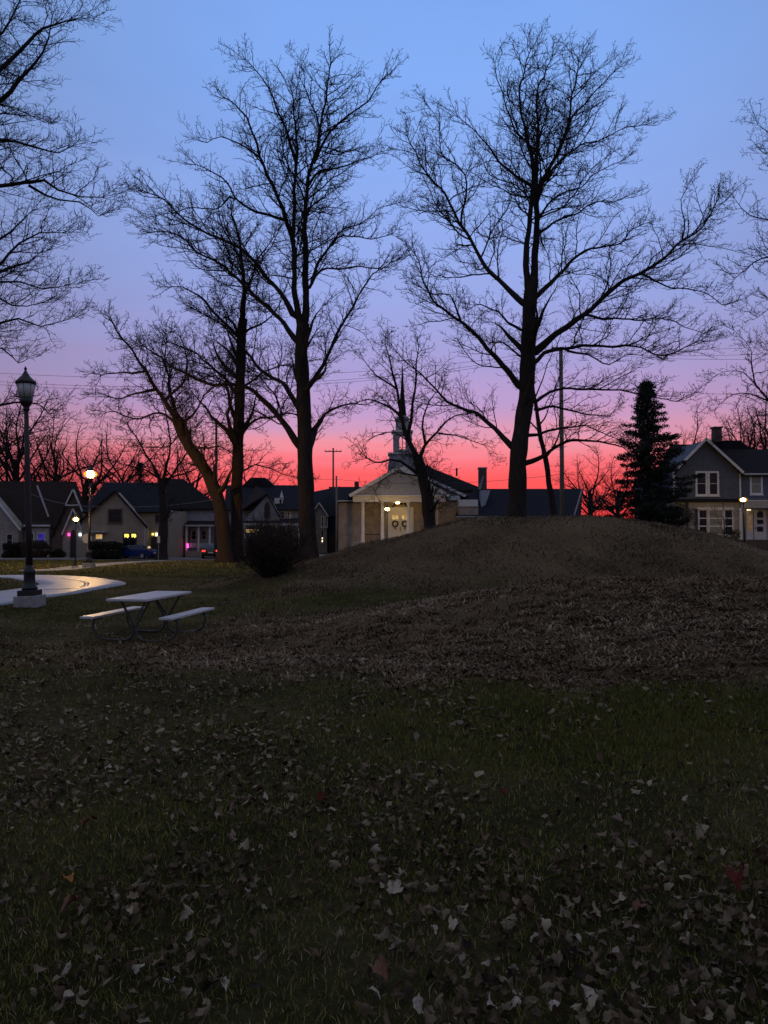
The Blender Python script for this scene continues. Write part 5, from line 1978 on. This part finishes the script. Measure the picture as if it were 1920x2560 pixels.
for a_ in (466, 496, 524, 542):
    h.box('porch_column', 'white_trim', a_ - 2.2, a_ + 2.2, 1317, None, Y - 2.8, .2)
h.box('porch_rail', 'siding_pale', 474, 520, 1357, 1369, Y - 2.75, .08)
h.box('porch_rail', 'siding_pale', 527, 540, 1357, 1369, Y - 2.75, .08)
h.box('porch_floor', 'concrete', 464, 545, 1378, None, Y - 2.9, 2.8)
h.window(478, 1326, 492, 1350, Y, 'white_trim')
h.window(503, 1326, 517, 1350, Y, 'white_trim')
h.window(446, 1272, 460, 1290, Y, 'grey_trim')
h.box('pink_porch_light', 'lit_pink', 466.5, 471, 1359, 1370, Y - 3.1, .15)

# --- big white house behind the twin trunks
Y = 87
h = House('gabled_house', 'big white house with dark roof, arched gable window and tiny dormer', 680, Y)
h.box('wall', 'siding_white', 566, 764, 1268, None, Y, 9)
h.slope('roof', 'roof_blue', (560, 1274, Y - .6), (768, 1274, Y - .6), (762, 1213, Y + 4.5), (566, 1213, Y + 4.5))
h.slope('rear_roof', 'roof_blue', (560, 1272, Y + 10), (768, 1272, Y + 10), (762, 1213.5, Y + 4.52), (566, 1213.5, Y + 4.52))
h.poly('tower_roof', 'roof_dark', [(598, 1222), (626, 1194), (662, 1194), (690, 1220), (690, 1240), (598, 1240)], Y + 4, 3)
h.poly('gable_wall', 'siding_white', [(612, 1300), (668, 1238), (696, 1284), (696, None), (612, None)], Y - 1.5, 1.4)
h.slope('gable_roof', 'roof_brown', (600, 1276, Y - 1.9), (604, 1275, Y + 3), (640, 1214, Y + 4), (668, 1232, Y - 1.9), .15)
h.slope('gable_roof', 'roof_brown', (701, 1292, Y - 1.9), (701, 1290, Y + 1), (669, 1231, Y + 3), (668, 1232, Y - 1.9), .15)
h.poly('arched_window', 'siding_brown', [(660, 1296), (660, 1266), (663, 1258), (668, 1254), (673, 1258), (675, 1266), (675, 1296)], Y - 1.58, .06)
h.poly('arched_pane', 'glass_dark', [(662, 1294), (662, 1267), (664.5, 1260), (668, 1257), (671.5, 1260), (673, 1267), (673, 1294)], Y - 1.6, .015)
h.box('dormer', 'white_trim', 686, 706, 1245, 1262, Y + .6, 1.5)
h.poly('dormer_gable', 'white_trim', [(699, 1244), (704, 1226), (709, 1244)], Y + .5, .1)
h.box('dormer_window', 'glass_dark', 699, 704, 1248, 1260, Y + .56, .03)
h.window(702, 1278, 713, 1297, Y, 'white_trim')
h.window(717, 1276, 728, 1297, Y, 'white_trim')
h.slope('porch_roof', 'roof_dark', (606, 1310, Y - 3.5), (752, 1306, Y - 3.5), (750, 1296, Y - .05), (612, 1296, Y - .05), .12)
h.box('porch_fascia', 'grey_trim', 608, 752, 1308, 1314, Y - 3.55, .1)
for a_ in (612, 640, 690, 715, 748):
    h.box('porch_column', 'white_trim', a_ - 2, a_ + 2, 1315, None, Y - 3.3, .18)
h.window(612, 1321, 648, 1334, Y - 1.5, 'siding_brown', 'lit_warm', 3, 1, .1)
h.window(722, 1322, 734, 1346, Y, 'white_trim')

# --- navy house
Y = 93
h = House('navy_house', 'navy blue house with white-edged gable left of the church', 800, Y)
h.box('wall', 'siding_navy', 756, 846, 1282, None, Y, 9)
h.slope('roof', 'roof_blue', (750, 1290, Y - .6), (858, 1290, Y - .6), (850, 1216, Y + 4.5), (770, 1232, Y + 4.5))
h.slope('rear_roof', 'roof_blue', (750, 1288, Y + 10), (858, 1288, Y + 10), (850, 1216.5, Y + 4.52), (770, 1232.5, Y + 4.52))
h.poly('gable_wall', 'stone_pale', [(778, 1288), (797, 1262), (816, 1288), (818, None), (776, None)], Y - 1.2, 1.1)
h.slope('gable_roof', 'roof_blue', (772, 1294, Y - 1.6), (772, 1292, Y + 1.4), (798, 1255, Y + 1.4), (798, 1256, Y - 1.6), .14)
h.slope('gable_roof', 'roof_blue', (822, 1292, Y - 1.6), (822, 1290, Y + 1.4), (798, 1255.5, Y + 1.4), (798, 1256.5, Y - 1.6), .14)
for a_, b_ in (((798, 1257), (773, 1294)), ((798, 1257), (821, 1291))):
    h.bar('rake_board', 'white_trim', a_, b_, Y - 1.62, .13)
h.window(802, 1290, 810, 1318, Y - 1.2, 'white_trim')
h.window(812, 1290, 819, 1318, Y - 1.2, 'white_trim')
h.window(802, 1322, 810, 1358, Y - 1.2, 'grey_trim', 'glass_dark', 1, 2)
h.box('window_candle', 'lit_candle', 804.6, 807, 1344, 1348, Y - 1.27, .03)
h.box('window_candle', 'lit_candle', 804.6, 807, 1351, 1355, Y - 1.27, .03)
h.poly('entry_door', 'door_dark', [(822, None), (822, 1335), (838, 1335), (838, None)], Y - .06, .05)

# --- church
Y = 88
h = House('church', 'tan brick church with white columned portico, pediment and slender steeple', 1000, Y, 'church')
CH = h
h.box('left_wing', 'church_brick', 846, 906, 1256, None, Y - 1, 9)
h.box('wing_fascia', 'white_trim', 840, 884, 1251, 1256, Y - 1.3, .3)
h.slope('wing_roof', 'roof_dark', (838, 1254, Y - 1.4), (908, 1254, Y - 1.4), (905, 1217, Y + 4), (822, 1217, Y + 4))
h.box('wing_chimney', 'red_brick', 886, 897, 1204, 1222, Y + 4.3, .8)
h.box('front_wall', 'church_brick', 880, 1147, 1246, None, Y, 14)
# nave gable behind the portico
h.poly('nave_gable', 'siding_white', [(880, 1240), (1006, 1168), (1152, 1238)], Y - .3, .5)
h.slope('nave_roof', 'roof_dark', (1166, 1240, Y - .6), (1176, 1240, Y + 14), (1010, 1164, Y + 14), (1006, 1163, Y - .6), .2)
h.slope('nave_roof', 'roof_dark', (870, 1242, Y - .6), (880, 1242, Y + 14), (1010, 1164.5, Y + 14), (1006, 1163.5, Y - .6), .2)
h.bar('rake_board', 'white_trim', (1006, 1167), (1164, 1240), Y - .62, .32)
h.box('cornice', 'white_trim', 1118, 1150, 1239, 1250, Y - .5, .5)
# hipped roof of the rear block
hq = [P(950, 1225, Y + 8), P(1216, 1225, Y + 8), P(1216, 1226, Y + 20), P(950, 1226, Y + 20), P(985, 1163, Y + 14), P(1062, 1163, Y + 14)]
MB().add(hq, [(0, 1, 5, 4), (1, 2, 5), (2, 3, 4, 5), (3, 0, 4), (3, 2, 1, 0)]).build('rear_hip_roof', 'roof_dark', h.root)
h.box('rear_block', 'church_brick', 955, 1210, 1226, None, Y + 9, 10)
h.box('vent_pipe', 'metal_black', 1140, 1144, 1170, 1190, Y + 10, .25)
# portico
YP = Y - 4
h.poly('pediment', 'siding_white', [(884, 1239), (998, 1174), (1112, 1239)], YP, 3.6)
for a_, b_ in (((998, 1169), (874, 1240)), ((998, 1169), (1122, 1240))):
    h.bar('rake_cornice', 'white_trim', a_, b_, YP, .34, .35)
h.slope('portico_roof', 'roof_dark', (872, 1241, YP - .35), (872, 1240, Y), (998, 1167, Y), (998, 1167, YP - .35), .1)
h.slope('portico_roof', 'roof_dark', (1124, 1241, YP - .35), (1124, 1240, Y), (998, 1167.5, Y), (998, 1167.5, YP - .35), .1)
h.box('entablature', 'white_trim', 882, 1114, 1240, 1254, YP + .02, .8)
h.box('pediment_ledge', 'white_trim', 874, 1122, 1237.5, 1240.5, YP - .3, 1.0)
h.box('porch_ceiling', 'white_trim', 884, 1112, 1253, 1254.5, YP + .85, 3.1)
zt, zb = pz(1254.5, YP + .4), pz(1356, YP + .4)
for a_ in (907, 956, 1021, 1078):
    xc = pxx(a_, YP + .4)
    MB().lathe((xc, YP + .4, zb), [(.26, 0), (.26, .12), (.21, .18), (.19, (zt - zb) * .4), (.165, zt - zb - .3), (.2, zt - zb - .22), (.25, zt - zb - .1), (.25, zt - zb - .002)], 14).build('column', 'white_trim', h.root, True)
h.box('porch_floor', 'concrete', 878, 1118, 1356.5, None, YP - .3, 4.25)
h.box('porch_step', 'concrete', 930, 1060, 1363, None, YP - .9, .59)
h.box('door_surround', 'white_trim', 966, 1034, 1268, 1356, Y - .2, .18)
for a_, b_ in ((977, 999), (1001, 1023)):
    d_ = h.box('door', 'door_white', a_, b_, 1281, 1356, Y - .28, .07)
    for k in (0, 1):
        c_ = a_ + 4 + k * 9
        h.box('door_pane', 'lit_warm', c_, c_ + 6, 1288, 1298, Y - .305, .02, d_)
    for k in (0, 1):
        c_ = a_ + 4 + k * 9
        h.box('door_panel', 'white_trim', c_, c_ + 6, 1326, 1348, Y - .30, .019, d_)
    xc, zc = pxx((a_ + b_) / 2, Y - .4, 1308), pz(1309, Y - .4)
    ring = [Vector((xc + .30 * math.cos(q), Y - .38, zc + .30 * math.sin(q))) for q in np.linspace(0, 2 * math.pi, 19)]
    wr = MB().tube(ring, .085, 7, False).build('wreath', 'wreath', d_, True)
    h.box('wreath_ribbon', 'door_dark', (a_ + b_) / 2 - 1.2, (a_ + b_) / 2 + 1.2, 1315, 1324, Y - .42, .04, d_)
h.box('door_handle', 'metal_black', 1000, 1001.6, 1318, 1329, Y - .36, .06)
# scrolled broken pediment over the doors
for s_ in (-1, 1):
    pts = []
    for k in range(16):
        t_ = k / 15
        if t_ < .6:
            px_ = 1000 + s_ * (20 - 20 * t_)
            py_ = 1267 - 14 * (t_ / .6) ** 1.4
        else:
            q_ = (t_ - .6) / .4 * 5
            px_ = 1000 + s_ * (4.5 + 3.5 * math.cos(q_))
            py_ = 1256.5 - 3.5 * math.sin(q_)
        pts.append(P(px_, py_, Y - .3))
    MB().tube(pts, .10, 6).build('scroll', 'door_dark', h.root, True)
h.box('porch_light', 'porch_lamp', 990, 998, 1254.7, 1259, Y - 2.2, .3)
h.window(1057, 1278, 1064, 1310, Y, 'white_trim', 'glass_dark', 1, 2, .06)
h.box('corner_board', 'white_trim', 1091, 1095, 1251, 1320, Y - .06, .055)
h.box('handrail', 'metal_black', 912, 950, 1335, 1337, YP + .25, .06)
for k in range(9):
    h.box('baluster', 'metal_black', 913 + k * 4.5, 913.8 + k * 4.5, 1337.5, 1356, YP + .26, .04)
# annex to the right
YA = Y - 2
h.box('annex_wall', 'church_brick', 1140, 1446, 1288, None, YA, 9)
h.slope('annex_roof', 'roof_blue', (1136, 1290, YA - .6), (1452, 1290, YA - .6), (1456, 1222, YA + 5), (1186, 1222, YA + 5), .18)
h.slope('annex_rear_roof', 'roof_blue', (1136, 1290, YA + 11), (1452, 1290, YA + 11), (1456, 1222.5, YA + 5.02), (1186, 1222.5, YA + 5.02), .18)
h.box('annex_gutter', 'grey_trim', 1138, 1452, 1290.5, 1293, YA - .72, .12)
h.bar('annex_rake', 'grey_trim', (1433, 1296), (1455, 1224), YA - .7, .16, .06)
h.box('link_wall', 'church_brick', 1146, 1196, 1266, None, YA - .4, 2)
h.box('link_fascia', 'white_trim', 1147, 1195, 1249, 1266, YA - .6, 1.5)
h.box('chimney', 'red_brick', 1198, 1217, 1171, 1240, YA + 4, 1.0)
h.box('chimney_cap', 'concrete', 1196.5, 1218.5, 1168, 1171, YA + 3.9, 1.2)
h.poly('chimney_flashing', 'galvanised', [(1195, 1222), (1207, 1190), (1210, 1192), (1202, 1224)], YA + 3.8, .08)
h.poly('roof_dormer', 'siding_pale', [(1203, 1268), (1203, 1226), (1226, 1226), (1214, 1262)], YA + 1.2, 1.6)
# steeple
YS = Y + 3
st = h.poly('steeple_base', 'siding_white', [(968, 1182), (974, 1134), (1036, 1134), (1042, 1182)], YS - 1.5, 3.0)
h.box('steeple_ledge', 'white_trim', 970, 1040, 1131, 1134.5, YS - 1.7, 3.3)
xa, xb = pxx(983, YS, 1105), pxx(1029, YS, 1105)
zc0, zc1 = pz(1131, YS), pz(1079, YS)
xm = (xa + xb) / 2
hw = (xb - xa) / 2
for sgn, yy in ((-1, YS - hw), (1, YS + hw - .15)):
    # wall with an arched opening
    ow = hw * .36
    zo = zc0 + (zc1 - zc0) * .62
    m = MB()
    m.box(xa, xm - ow, yy, yy + .15, zc0, zc1).box(xm + ow, xb, yy, yy + .15, zc0, zc1)
    m.box(xm - ow, xm + ow, yy, yy + .15, zc0, zc0 + .25)
    arc = [(xm + ow * math.cos(a_), yy, zo + ow * 1.35 * math.sin(a_)) for a_ in np.linspace(0, math.pi, 11)]
    for i in range(10):
        p0, p1 = arc[i], arc[i + 1]
        m.prism([p0, p1, (p1[0], yy, zc1), (p0[0], yy, zc1)], (0, .15, 0))
    m.build('belfry_wall', 'siding_white', h.root)
    MB().box(xm - .03, xm + .03, yy + .05, yy + .1, zc0 + .25, zo + ow * 1.3).build('belfry_mullion', 'grey_trim', h.root)
for xx in (xa, xb - .15):
    MB().box(xx, xx + .15, YS - hw + .155, YS + hw - .155, zc0, zc1).build('belfry_wall', 'siding_white', h.root)
h.box('belfry_cornice', 'white_trim', 979, 1033, 1075, 1079, YS - hw - .2, 2 * hw + .4)
ztop = pz(1075, YS)
MB().lathe((xm, YS, ztop), [(hw * .75, 0), (hw * .7, pz(1052, YS) - ztop), (hw * .8, pz(1050, YS) - ztop), (hw * .8, pz(1046, YS) - ztop), (hw * .45, pz(1040, YS) - ztop)], 8).build('steeple_drum', 'siding_white', h.root)
MB().lathe((xm, YS, pz(1040, YS) + .002), [(hw * .44, 0), (hw * .22, pz(985, YS) - pz(1040, YS)), (.03, pz(912, YS) - pz(1040, YS))], 8).build('spire', 'roof_dark', h.root)

# --- grey house on the right
Y = 66
h = House('grey_house', 'two-storey grey-blue house with white trim and cream ground floor on the right', 1800, Y)
h.poly('front_wall', 'siding_grey', [(1688, 1250), (1688, 1176), (1765, 1100), (1850, 1180), (1850, 1250)], Y, 7)
h.box('ground_floor', 'siding_cream', 1722, 1852, 1256, None, Y + .1, 6.8)
h.box('ground_side', 'siding_cream', 1690, 1722, 1256, None, Y + .5, 6)
h.box('pent_roof', 'roof_dark', 1684, 1856, 1247, 1255, Y - .45, .5)
h.slope('gable_roof', 'roof_dark', (1682, 1186, Y - .5), (1682, 1185, Y + 7), (1765, 1093, Y + 7), (1765, 1094, Y - .5), .16)
h.slope('gable_roof', 'roof_dark', (1862, 1188, Y - .5), (1862, 1187, Y + 7), (1765, 1093.5, Y + 7), (1765, 1094.5, Y - .5), .16)
for a_, b_ in (((1765, 1097), (1692, 1172)), ((1765, 1097), (1858, 1182))):
    h.bar('rake_board', 'white_trim', a_, b_, Y - .52, .2)
h.box('corner_board', 'white_trim', 1684, 1688, 1178, 1248, Y - .03, .16)
h.box('corner_board', 'white_trim', 1849, 1852.5, 1182, 1248, Y - .04, .14)
h.box('rear_wall', 'siding_grey', 1640, 2060, 1186, None, Y + 3.2, 6)
h.slope('left_roof', 'roof_dark', (1636, 1192, Y + 2.7), (1770, 1192, Y + 2.7), (1768, 1111, Y + 6.2), (1676, 1111, Y + 6.2))
h.slope('main_roof', 'roof_dark', (1760, 1188, Y + 1.1), (2070, 1188, Y + 1.1), (2070, 1123, Y + 6), (1760, 1123, Y + 6))
h.poly('upper_roof', 'roof_dark', [(1775, 1126), (1778, 1101), (1850, 1101), (1882, 1124)], Y + 6.2, 2.5)
h.box('right_wall', 'siding_grey', 1852, 2060, 1186, 1250, Y + 1.5, 1.7)
h.box('eave_trim', 'grey_trim', 1856, 2066, 1183, 1187, Y + 1.0, .12)
ck = h.box('chimney', 'red_brick', 1787, 1805, 1070, 1104, Y + 5.2, .75)
h.box('chimney_cap', 'red_brick', 1785, 1807, 1066, 1070, Y + 5.1, .95, ck)
h.window(1738, 1178, 1768, 1240, Y, 'white_trim', 'glass_dark', 1, 2, .16)
h.window(1769, 1178, 1797, 1240, Y, 'white_trim', 'glass_dark', 1, 2, .16)
h.window(1874, 1183, 1906, 1237, Y + 1.5, 'white_trim', 'curtain', 1, 2, .16)
# bow window of many panes
yb = Y + .1
for i, (a0, a1, dy) in enumerate(((1745, 1769, -.45), (1770, 1808, -.55), (1809, 1833, -.45))):
    h.window(a0, 1273, a1, 1338, yb + dy, 'white_trim', 'glass_dark' if i != 1 else 'curtain', 1, 3, .10, 'bow_window', .09)
h.box('bow_base', 'white_trim', 1743, 1835, 1339.5, 1344, yb - .7, .7)
h.box('bow_top', 'white_trim', 1743, 1835, 1269, 1272.5, yb - .7, .7)
h.box('bow_body', 'curtain', 1746, 1832, 1273, 1339, yb - .43, .42)
# porch and door
h.box('porch_beam', 'siding_cream', 1852.5, 2062, 1252, 1270, Y - .2, .3)
h.box('porch_ceiling', 'white_trim', 1852.5, 2062, 1250, 1252, Y - .2, 2.0)
h.box('porch_wall', 'siding_cream', 1852.5, 2062, 1252, None, Y + 1.6, 1.5)
h.box('porch_post', 'white_trim', 1849, 1856, 1270, None, Y - .2, .22)
h.box('porch_floor', 'red_brick', 1852, 2066, 1350, None, Y - .5, 2.05)
h.box('sidelight_frame', 'white_trim', 1866, 1882, 1274, 1349, Y + 1.5, .09)
h.box('sidelight_pane', 'lit_dim', 1869, 1880, 1278, 1327, Y + 1.47, .025)
d_ = h.box('door', 'door_white', 1886, 1916, 1274, 1349, Y + 1.5, .09)
h.poly('door_pane', 'glass_dark', [(1893, 1294), (1893, 1283), (1897, 1278), (1901, 1277), (1905, 1278), (1908, 1283), (1908, 1294)], Y + 1.47, .02, d_)
h.box('door_pane', 'glass_dark', 1893, 1908, 1299, 1310, Y + 1.47, .02, d_)
h.box('door_pane', 'glass_dark', 1893, 1908, 1317, 1329, Y + 1.47, .02, d_)
h.box('door_knob', 'metal_black', 1888, 1890, 1318, 1322, Y + 1.42, .07, d_)
for a_, b_ in ((1868, 1273.5),):
    h.box('porch_light', 'lit_candle', a_ + 1, a_ + 9, b_, b_ + 2.4, Y + .9, .15)

# ------------------------------------------------------------------ cars
def car(label, X, Yc, rot, mat, tail=None):
    z = gz(X, Yc)
    root = thing('parked_car', label, 'car', (X, Yc, z))
    Wd = .88

    def ext(prof, w0, w1, name, mat_, parent=None, bevel=.03):
        # prof in (x, z), extruded across y with width w0 at the bottom and w1 at the top
        zs = [p_[1] for p_ in prof]
        lo, hi = min(zs), max(zs)
        wid = lambda q: w0 + (w1 - w0) * (q - lo) / (hi - lo)
        n = len(prof)
        vs = [(X + p_[0], Yc - wid(p_[1]), z + p_[1]) for p_ in prof] + [(X + p_[0], Yc + wid(p_[1]), z + p_[1]) for p_ in prof]
        fs = [tuple(range(n)), tuple(range(2 * n - 1, n - 1, -1))] + [(i, i + n, (i + 1) % n + n, (i + 1) % n) for i in range(n)]
        return MB().add(vs, fs).build(name, mat_, parent or root, bevel=bevel)
    body = [(-2.25, .38), (-2.28, .62), (-2.1, .78), (-1.0, .92), (1.35, .98), (2.1, .95), (2.28, .80), (2.27, .42), (2.1, .28), (-2.1, .28)]
    ext(body, .84, .90, 'body', mat, bevel=.05)
    ext([(-1.15, .90), (-.35, 1.36), (.55, 1.42), (1.15, 1.30), (1.75, .95)], .80, .60, 'roof', mat, bevel=.04)
    for sd in (-1, 1):
        def pane(prof, nm):
            wid = lambda q: .80 + (.60 - .80) * (q - .90) / (1.42 - .90)
            q = [(X + a_, Yc + sd * (wid(b_) + .012), z + b_) for a_, b_ in prof]
            MB().prism(q, (0, sd * .012, 0)).build(nm, 'glass_dark', root)
        pane([(-.85, .99), (-.28, 1.30), (.22, 1.34), (.22, .99)], 'side_window')
        pane([(.30, .99), (.30, 1.34), (.62, 1.34), (1.10, 1.20), (1.35, .99)], 'side_window')
        for a_ in (-1.35, 1.38):
            m = MB()
            ring = [(.32, -.1), (.34, -.06), (.34, .06), (.32, .1), (.2, .1), (.2, -.1)]
            n = 18
            vs = []
            for r_, o_ in ring:
                for k in range(n):
                    t_ = 2 * math.pi * k / n
                    vs.append((X + a_ + r_ * math.cos(t_), Yc + sd * .80 + o_, z + .34 + r_ * math.sin(t_)))
            fs = []
            for i in range(len(ring)):
                j = (i + 1) % len(ring)
                for k in range(n):
                    fs.append((i * n + k, i * n + (k + 1) % n, j * n + (k + 1) % n, j * n + k))
            m.add(vs, fs)
            wh = m.build('wheel', 'tyre', root, True)
            vs = [(X + a_ + .2 * math.cos(2 * math.pi * k / n), Yc + sd * .885, z + .34 + .2 * math.sin(2 * math.pi * k / n)) for k in range(n)]
            MB().prism(vs, (0, -sd * .1, 0)).build('rim', 'chrome', wh)
        MB().box(X + 2.18, X + 2.30, Yc + sd * .52, Yc + sd * .86, z + .72, z + .88).build('tail_light', tail or 'lit_dim_red', root)
        MB().box(X - 2.28, X - 2.14, Yc + sd * .5, Yc + sd * .82, z + .62, z + .74).build('headlight', 'glass_frost', root)
    MB().prism([(X + 1.22, Yc - .6, z + 1.30), (X + 1.74, Yc - .74, z + .99), (X + 1.74, Yc + .74, z + .99), (X + 1.22, Yc + .6, z + 1.30)], (.03, 0, .02)).build('rear_window', 'glass_dark', root)
    MB().box(X + 2.27, X + 2.295, Yc - .25, Yc + .25, z + .58, z + .70).build('number_plate', 'sign_pale', root)
    root.rotation_euler = (0, 0, rot)
    return root


M['lit_dim_red'] = pmat('lit_dim_red', (.25, .01, .01), .3, .1, 5)
car('dark blue sedan parked in front of the tan house', pxx(334, 77), 77.2, R(-12), 'car_blue')
car('dark car with glowing red tail light behind the leaning trunk', pxx(528, 79.5), 79.5, R(-78), 'car_dark', 'lit_red')

# ------------------------------------------------------------------ poles, wires, signs
def pole(label, px, Y, ptop, r0, r1, mat, arms=()):
    X = pxx(px, Y, ptop)
    z0 = gz(X, Y)
    zt = pz(ptop, Y)
    root = thing('utility_pole', label, 'utility pole', (X, Y, z0 - .02))
    MB().tube([(X, Y, z0 - .4), (X + .02, Y, z0 + (zt - z0) * .5), (X, Y, zt)], [r0, (r0 + r1) / 2, r1], 12).build('pole', mat, root, True)
    for py, w in arms:
        z = pz(py, Y)
        MB().box(X - w / 2, X + w / 2, Y - r0 - .12, Y - r0 - .003, z - .06, z + .06).build('cross_arm', mat, root)
        for k in (-.46, -.2, .2, .46):
            MB().lathe((X + k * w, Y - r0 - .06, z + .061), [(.03, 0), (.05, .05), (.03, .1), (.045, .14), (.01, .17)], 8).build('insulator', 'glass_frost', root, True)
    return root


pole('pale weathered utility pole right of the tallest tree', 1402, 60, 868, .19, .15, 'pole_wood', ((1010 - 138, 1.6),))
pole('dark utility pole between the leaning tree and the straight trunk', 541, 79, 1046, .17, .12, 'pole_dark')
pole('thin utility pole with a cross arm left of the church', 833, 99, 1120, .13, .10, 'pole_dark', ((1129, 2.2),))
pole('short pale utility pole standing before the navy house corner', 841, 82, 1190, .11, .09, 'pole_wood')


def wire(label, pts, sag, r=.012, mat='wire'):
    """pts: (px, py, Y) supports"""
    m = MB()
    q = []
    V3 = [Vector(P(*p_)) for p_ in pts]
    for a_, b_ in zip(V3[:-1], V3[1:]):
        for k in range(16):
            t_ = k / 16
            v = a_.lerp(b_, t_)
            v.z -= sag * 4 * t_ * (1 - t_)
            q.append(v)
    q.append(V3[-1])
    o = m.tube(q, r, 4).build('power_line', mat)
    tag(o, label, 'power line')
    return o


wire('uppermost power line across the sky at the left edge', [(-250, 912, 58), (620, 938, 59), (1402, 872, 60), (2200, 842, 62)], .5)
wire('middle power line across the sky at the left edge', [(-250, 930, 58), (620, 958, 59), (1390, 878, 60), (2200, 862, 62)], .6)
wire('lowest of three power lines across the sky at the left edge', [(-250, 938, 58), (620, 966, 59), (1414, 880, 60), (2200, 880, 62)], .6)
wire('power line crossing the sky above the evergreen tip', [(1402, 960, 60), (2200, 992, 62)], .3)
wire('power line level with the lamp tops on the left', [(-200, 1085, 78), (541, 1092, 79)], .4, .014)
wire('pale service cable sagging in front of the tan house', [(60, 1228, 74), (228, 1266, 74), (541, 1248, 79)], .35, .022, 'wire_pale')
wire('power line crossing low over the church roof', [(541, 1150, 79), (841, 1198, 82), (1402, 1186, 60)], .6, .014)
wire('power line crossing the red sky right of the pale pole', [(1402, 1184, 60), (2100, 1190, 62)], .2, .012)

def sign_post(name, label, px, Y, ptop, pbot, shape):
    X = pxx(px, Y)
    z0 = gz(X, Y)
    root = thing(name, label, 'sign', (X, Y, z0 - .02))
    MB().tube([(X, Y, z0 - .3), (X, Y, pz(ptop, Y))], .03, 8).build('post', 'galvanised', root)
    if shape == 'disc':
        r_ = 12.2 * Y / FPX
        zc = pz(1346, Y)
        poly = [(X - .01 + r_ * math.cos(a_), Y - .06, zc + r_ * math.sin(a_)) for a_ in np.linspace(0, 2 * math.pi, 28, endpoint=False)]
        MB().prism(poly, (0, .012, 0)).build('sign_face', 'sign_pale', root)
    else:
        zc = pz((ptop + 10), Y)
        MB().box(X - .09, X + .12, Y - .06, Y - .045, zc - .28, zc + .25).build('sign_face', 'sign_pale', root)
    return root


sign_post('round_sign', 'pale round sign behind the tall lit lamp post', 219, 52, 1334, 1358, 'disc')
sign_post('street_sign', 'thin street sign post on the kerb near the blue car', 397, 60, 1338, 1350, 'plate')
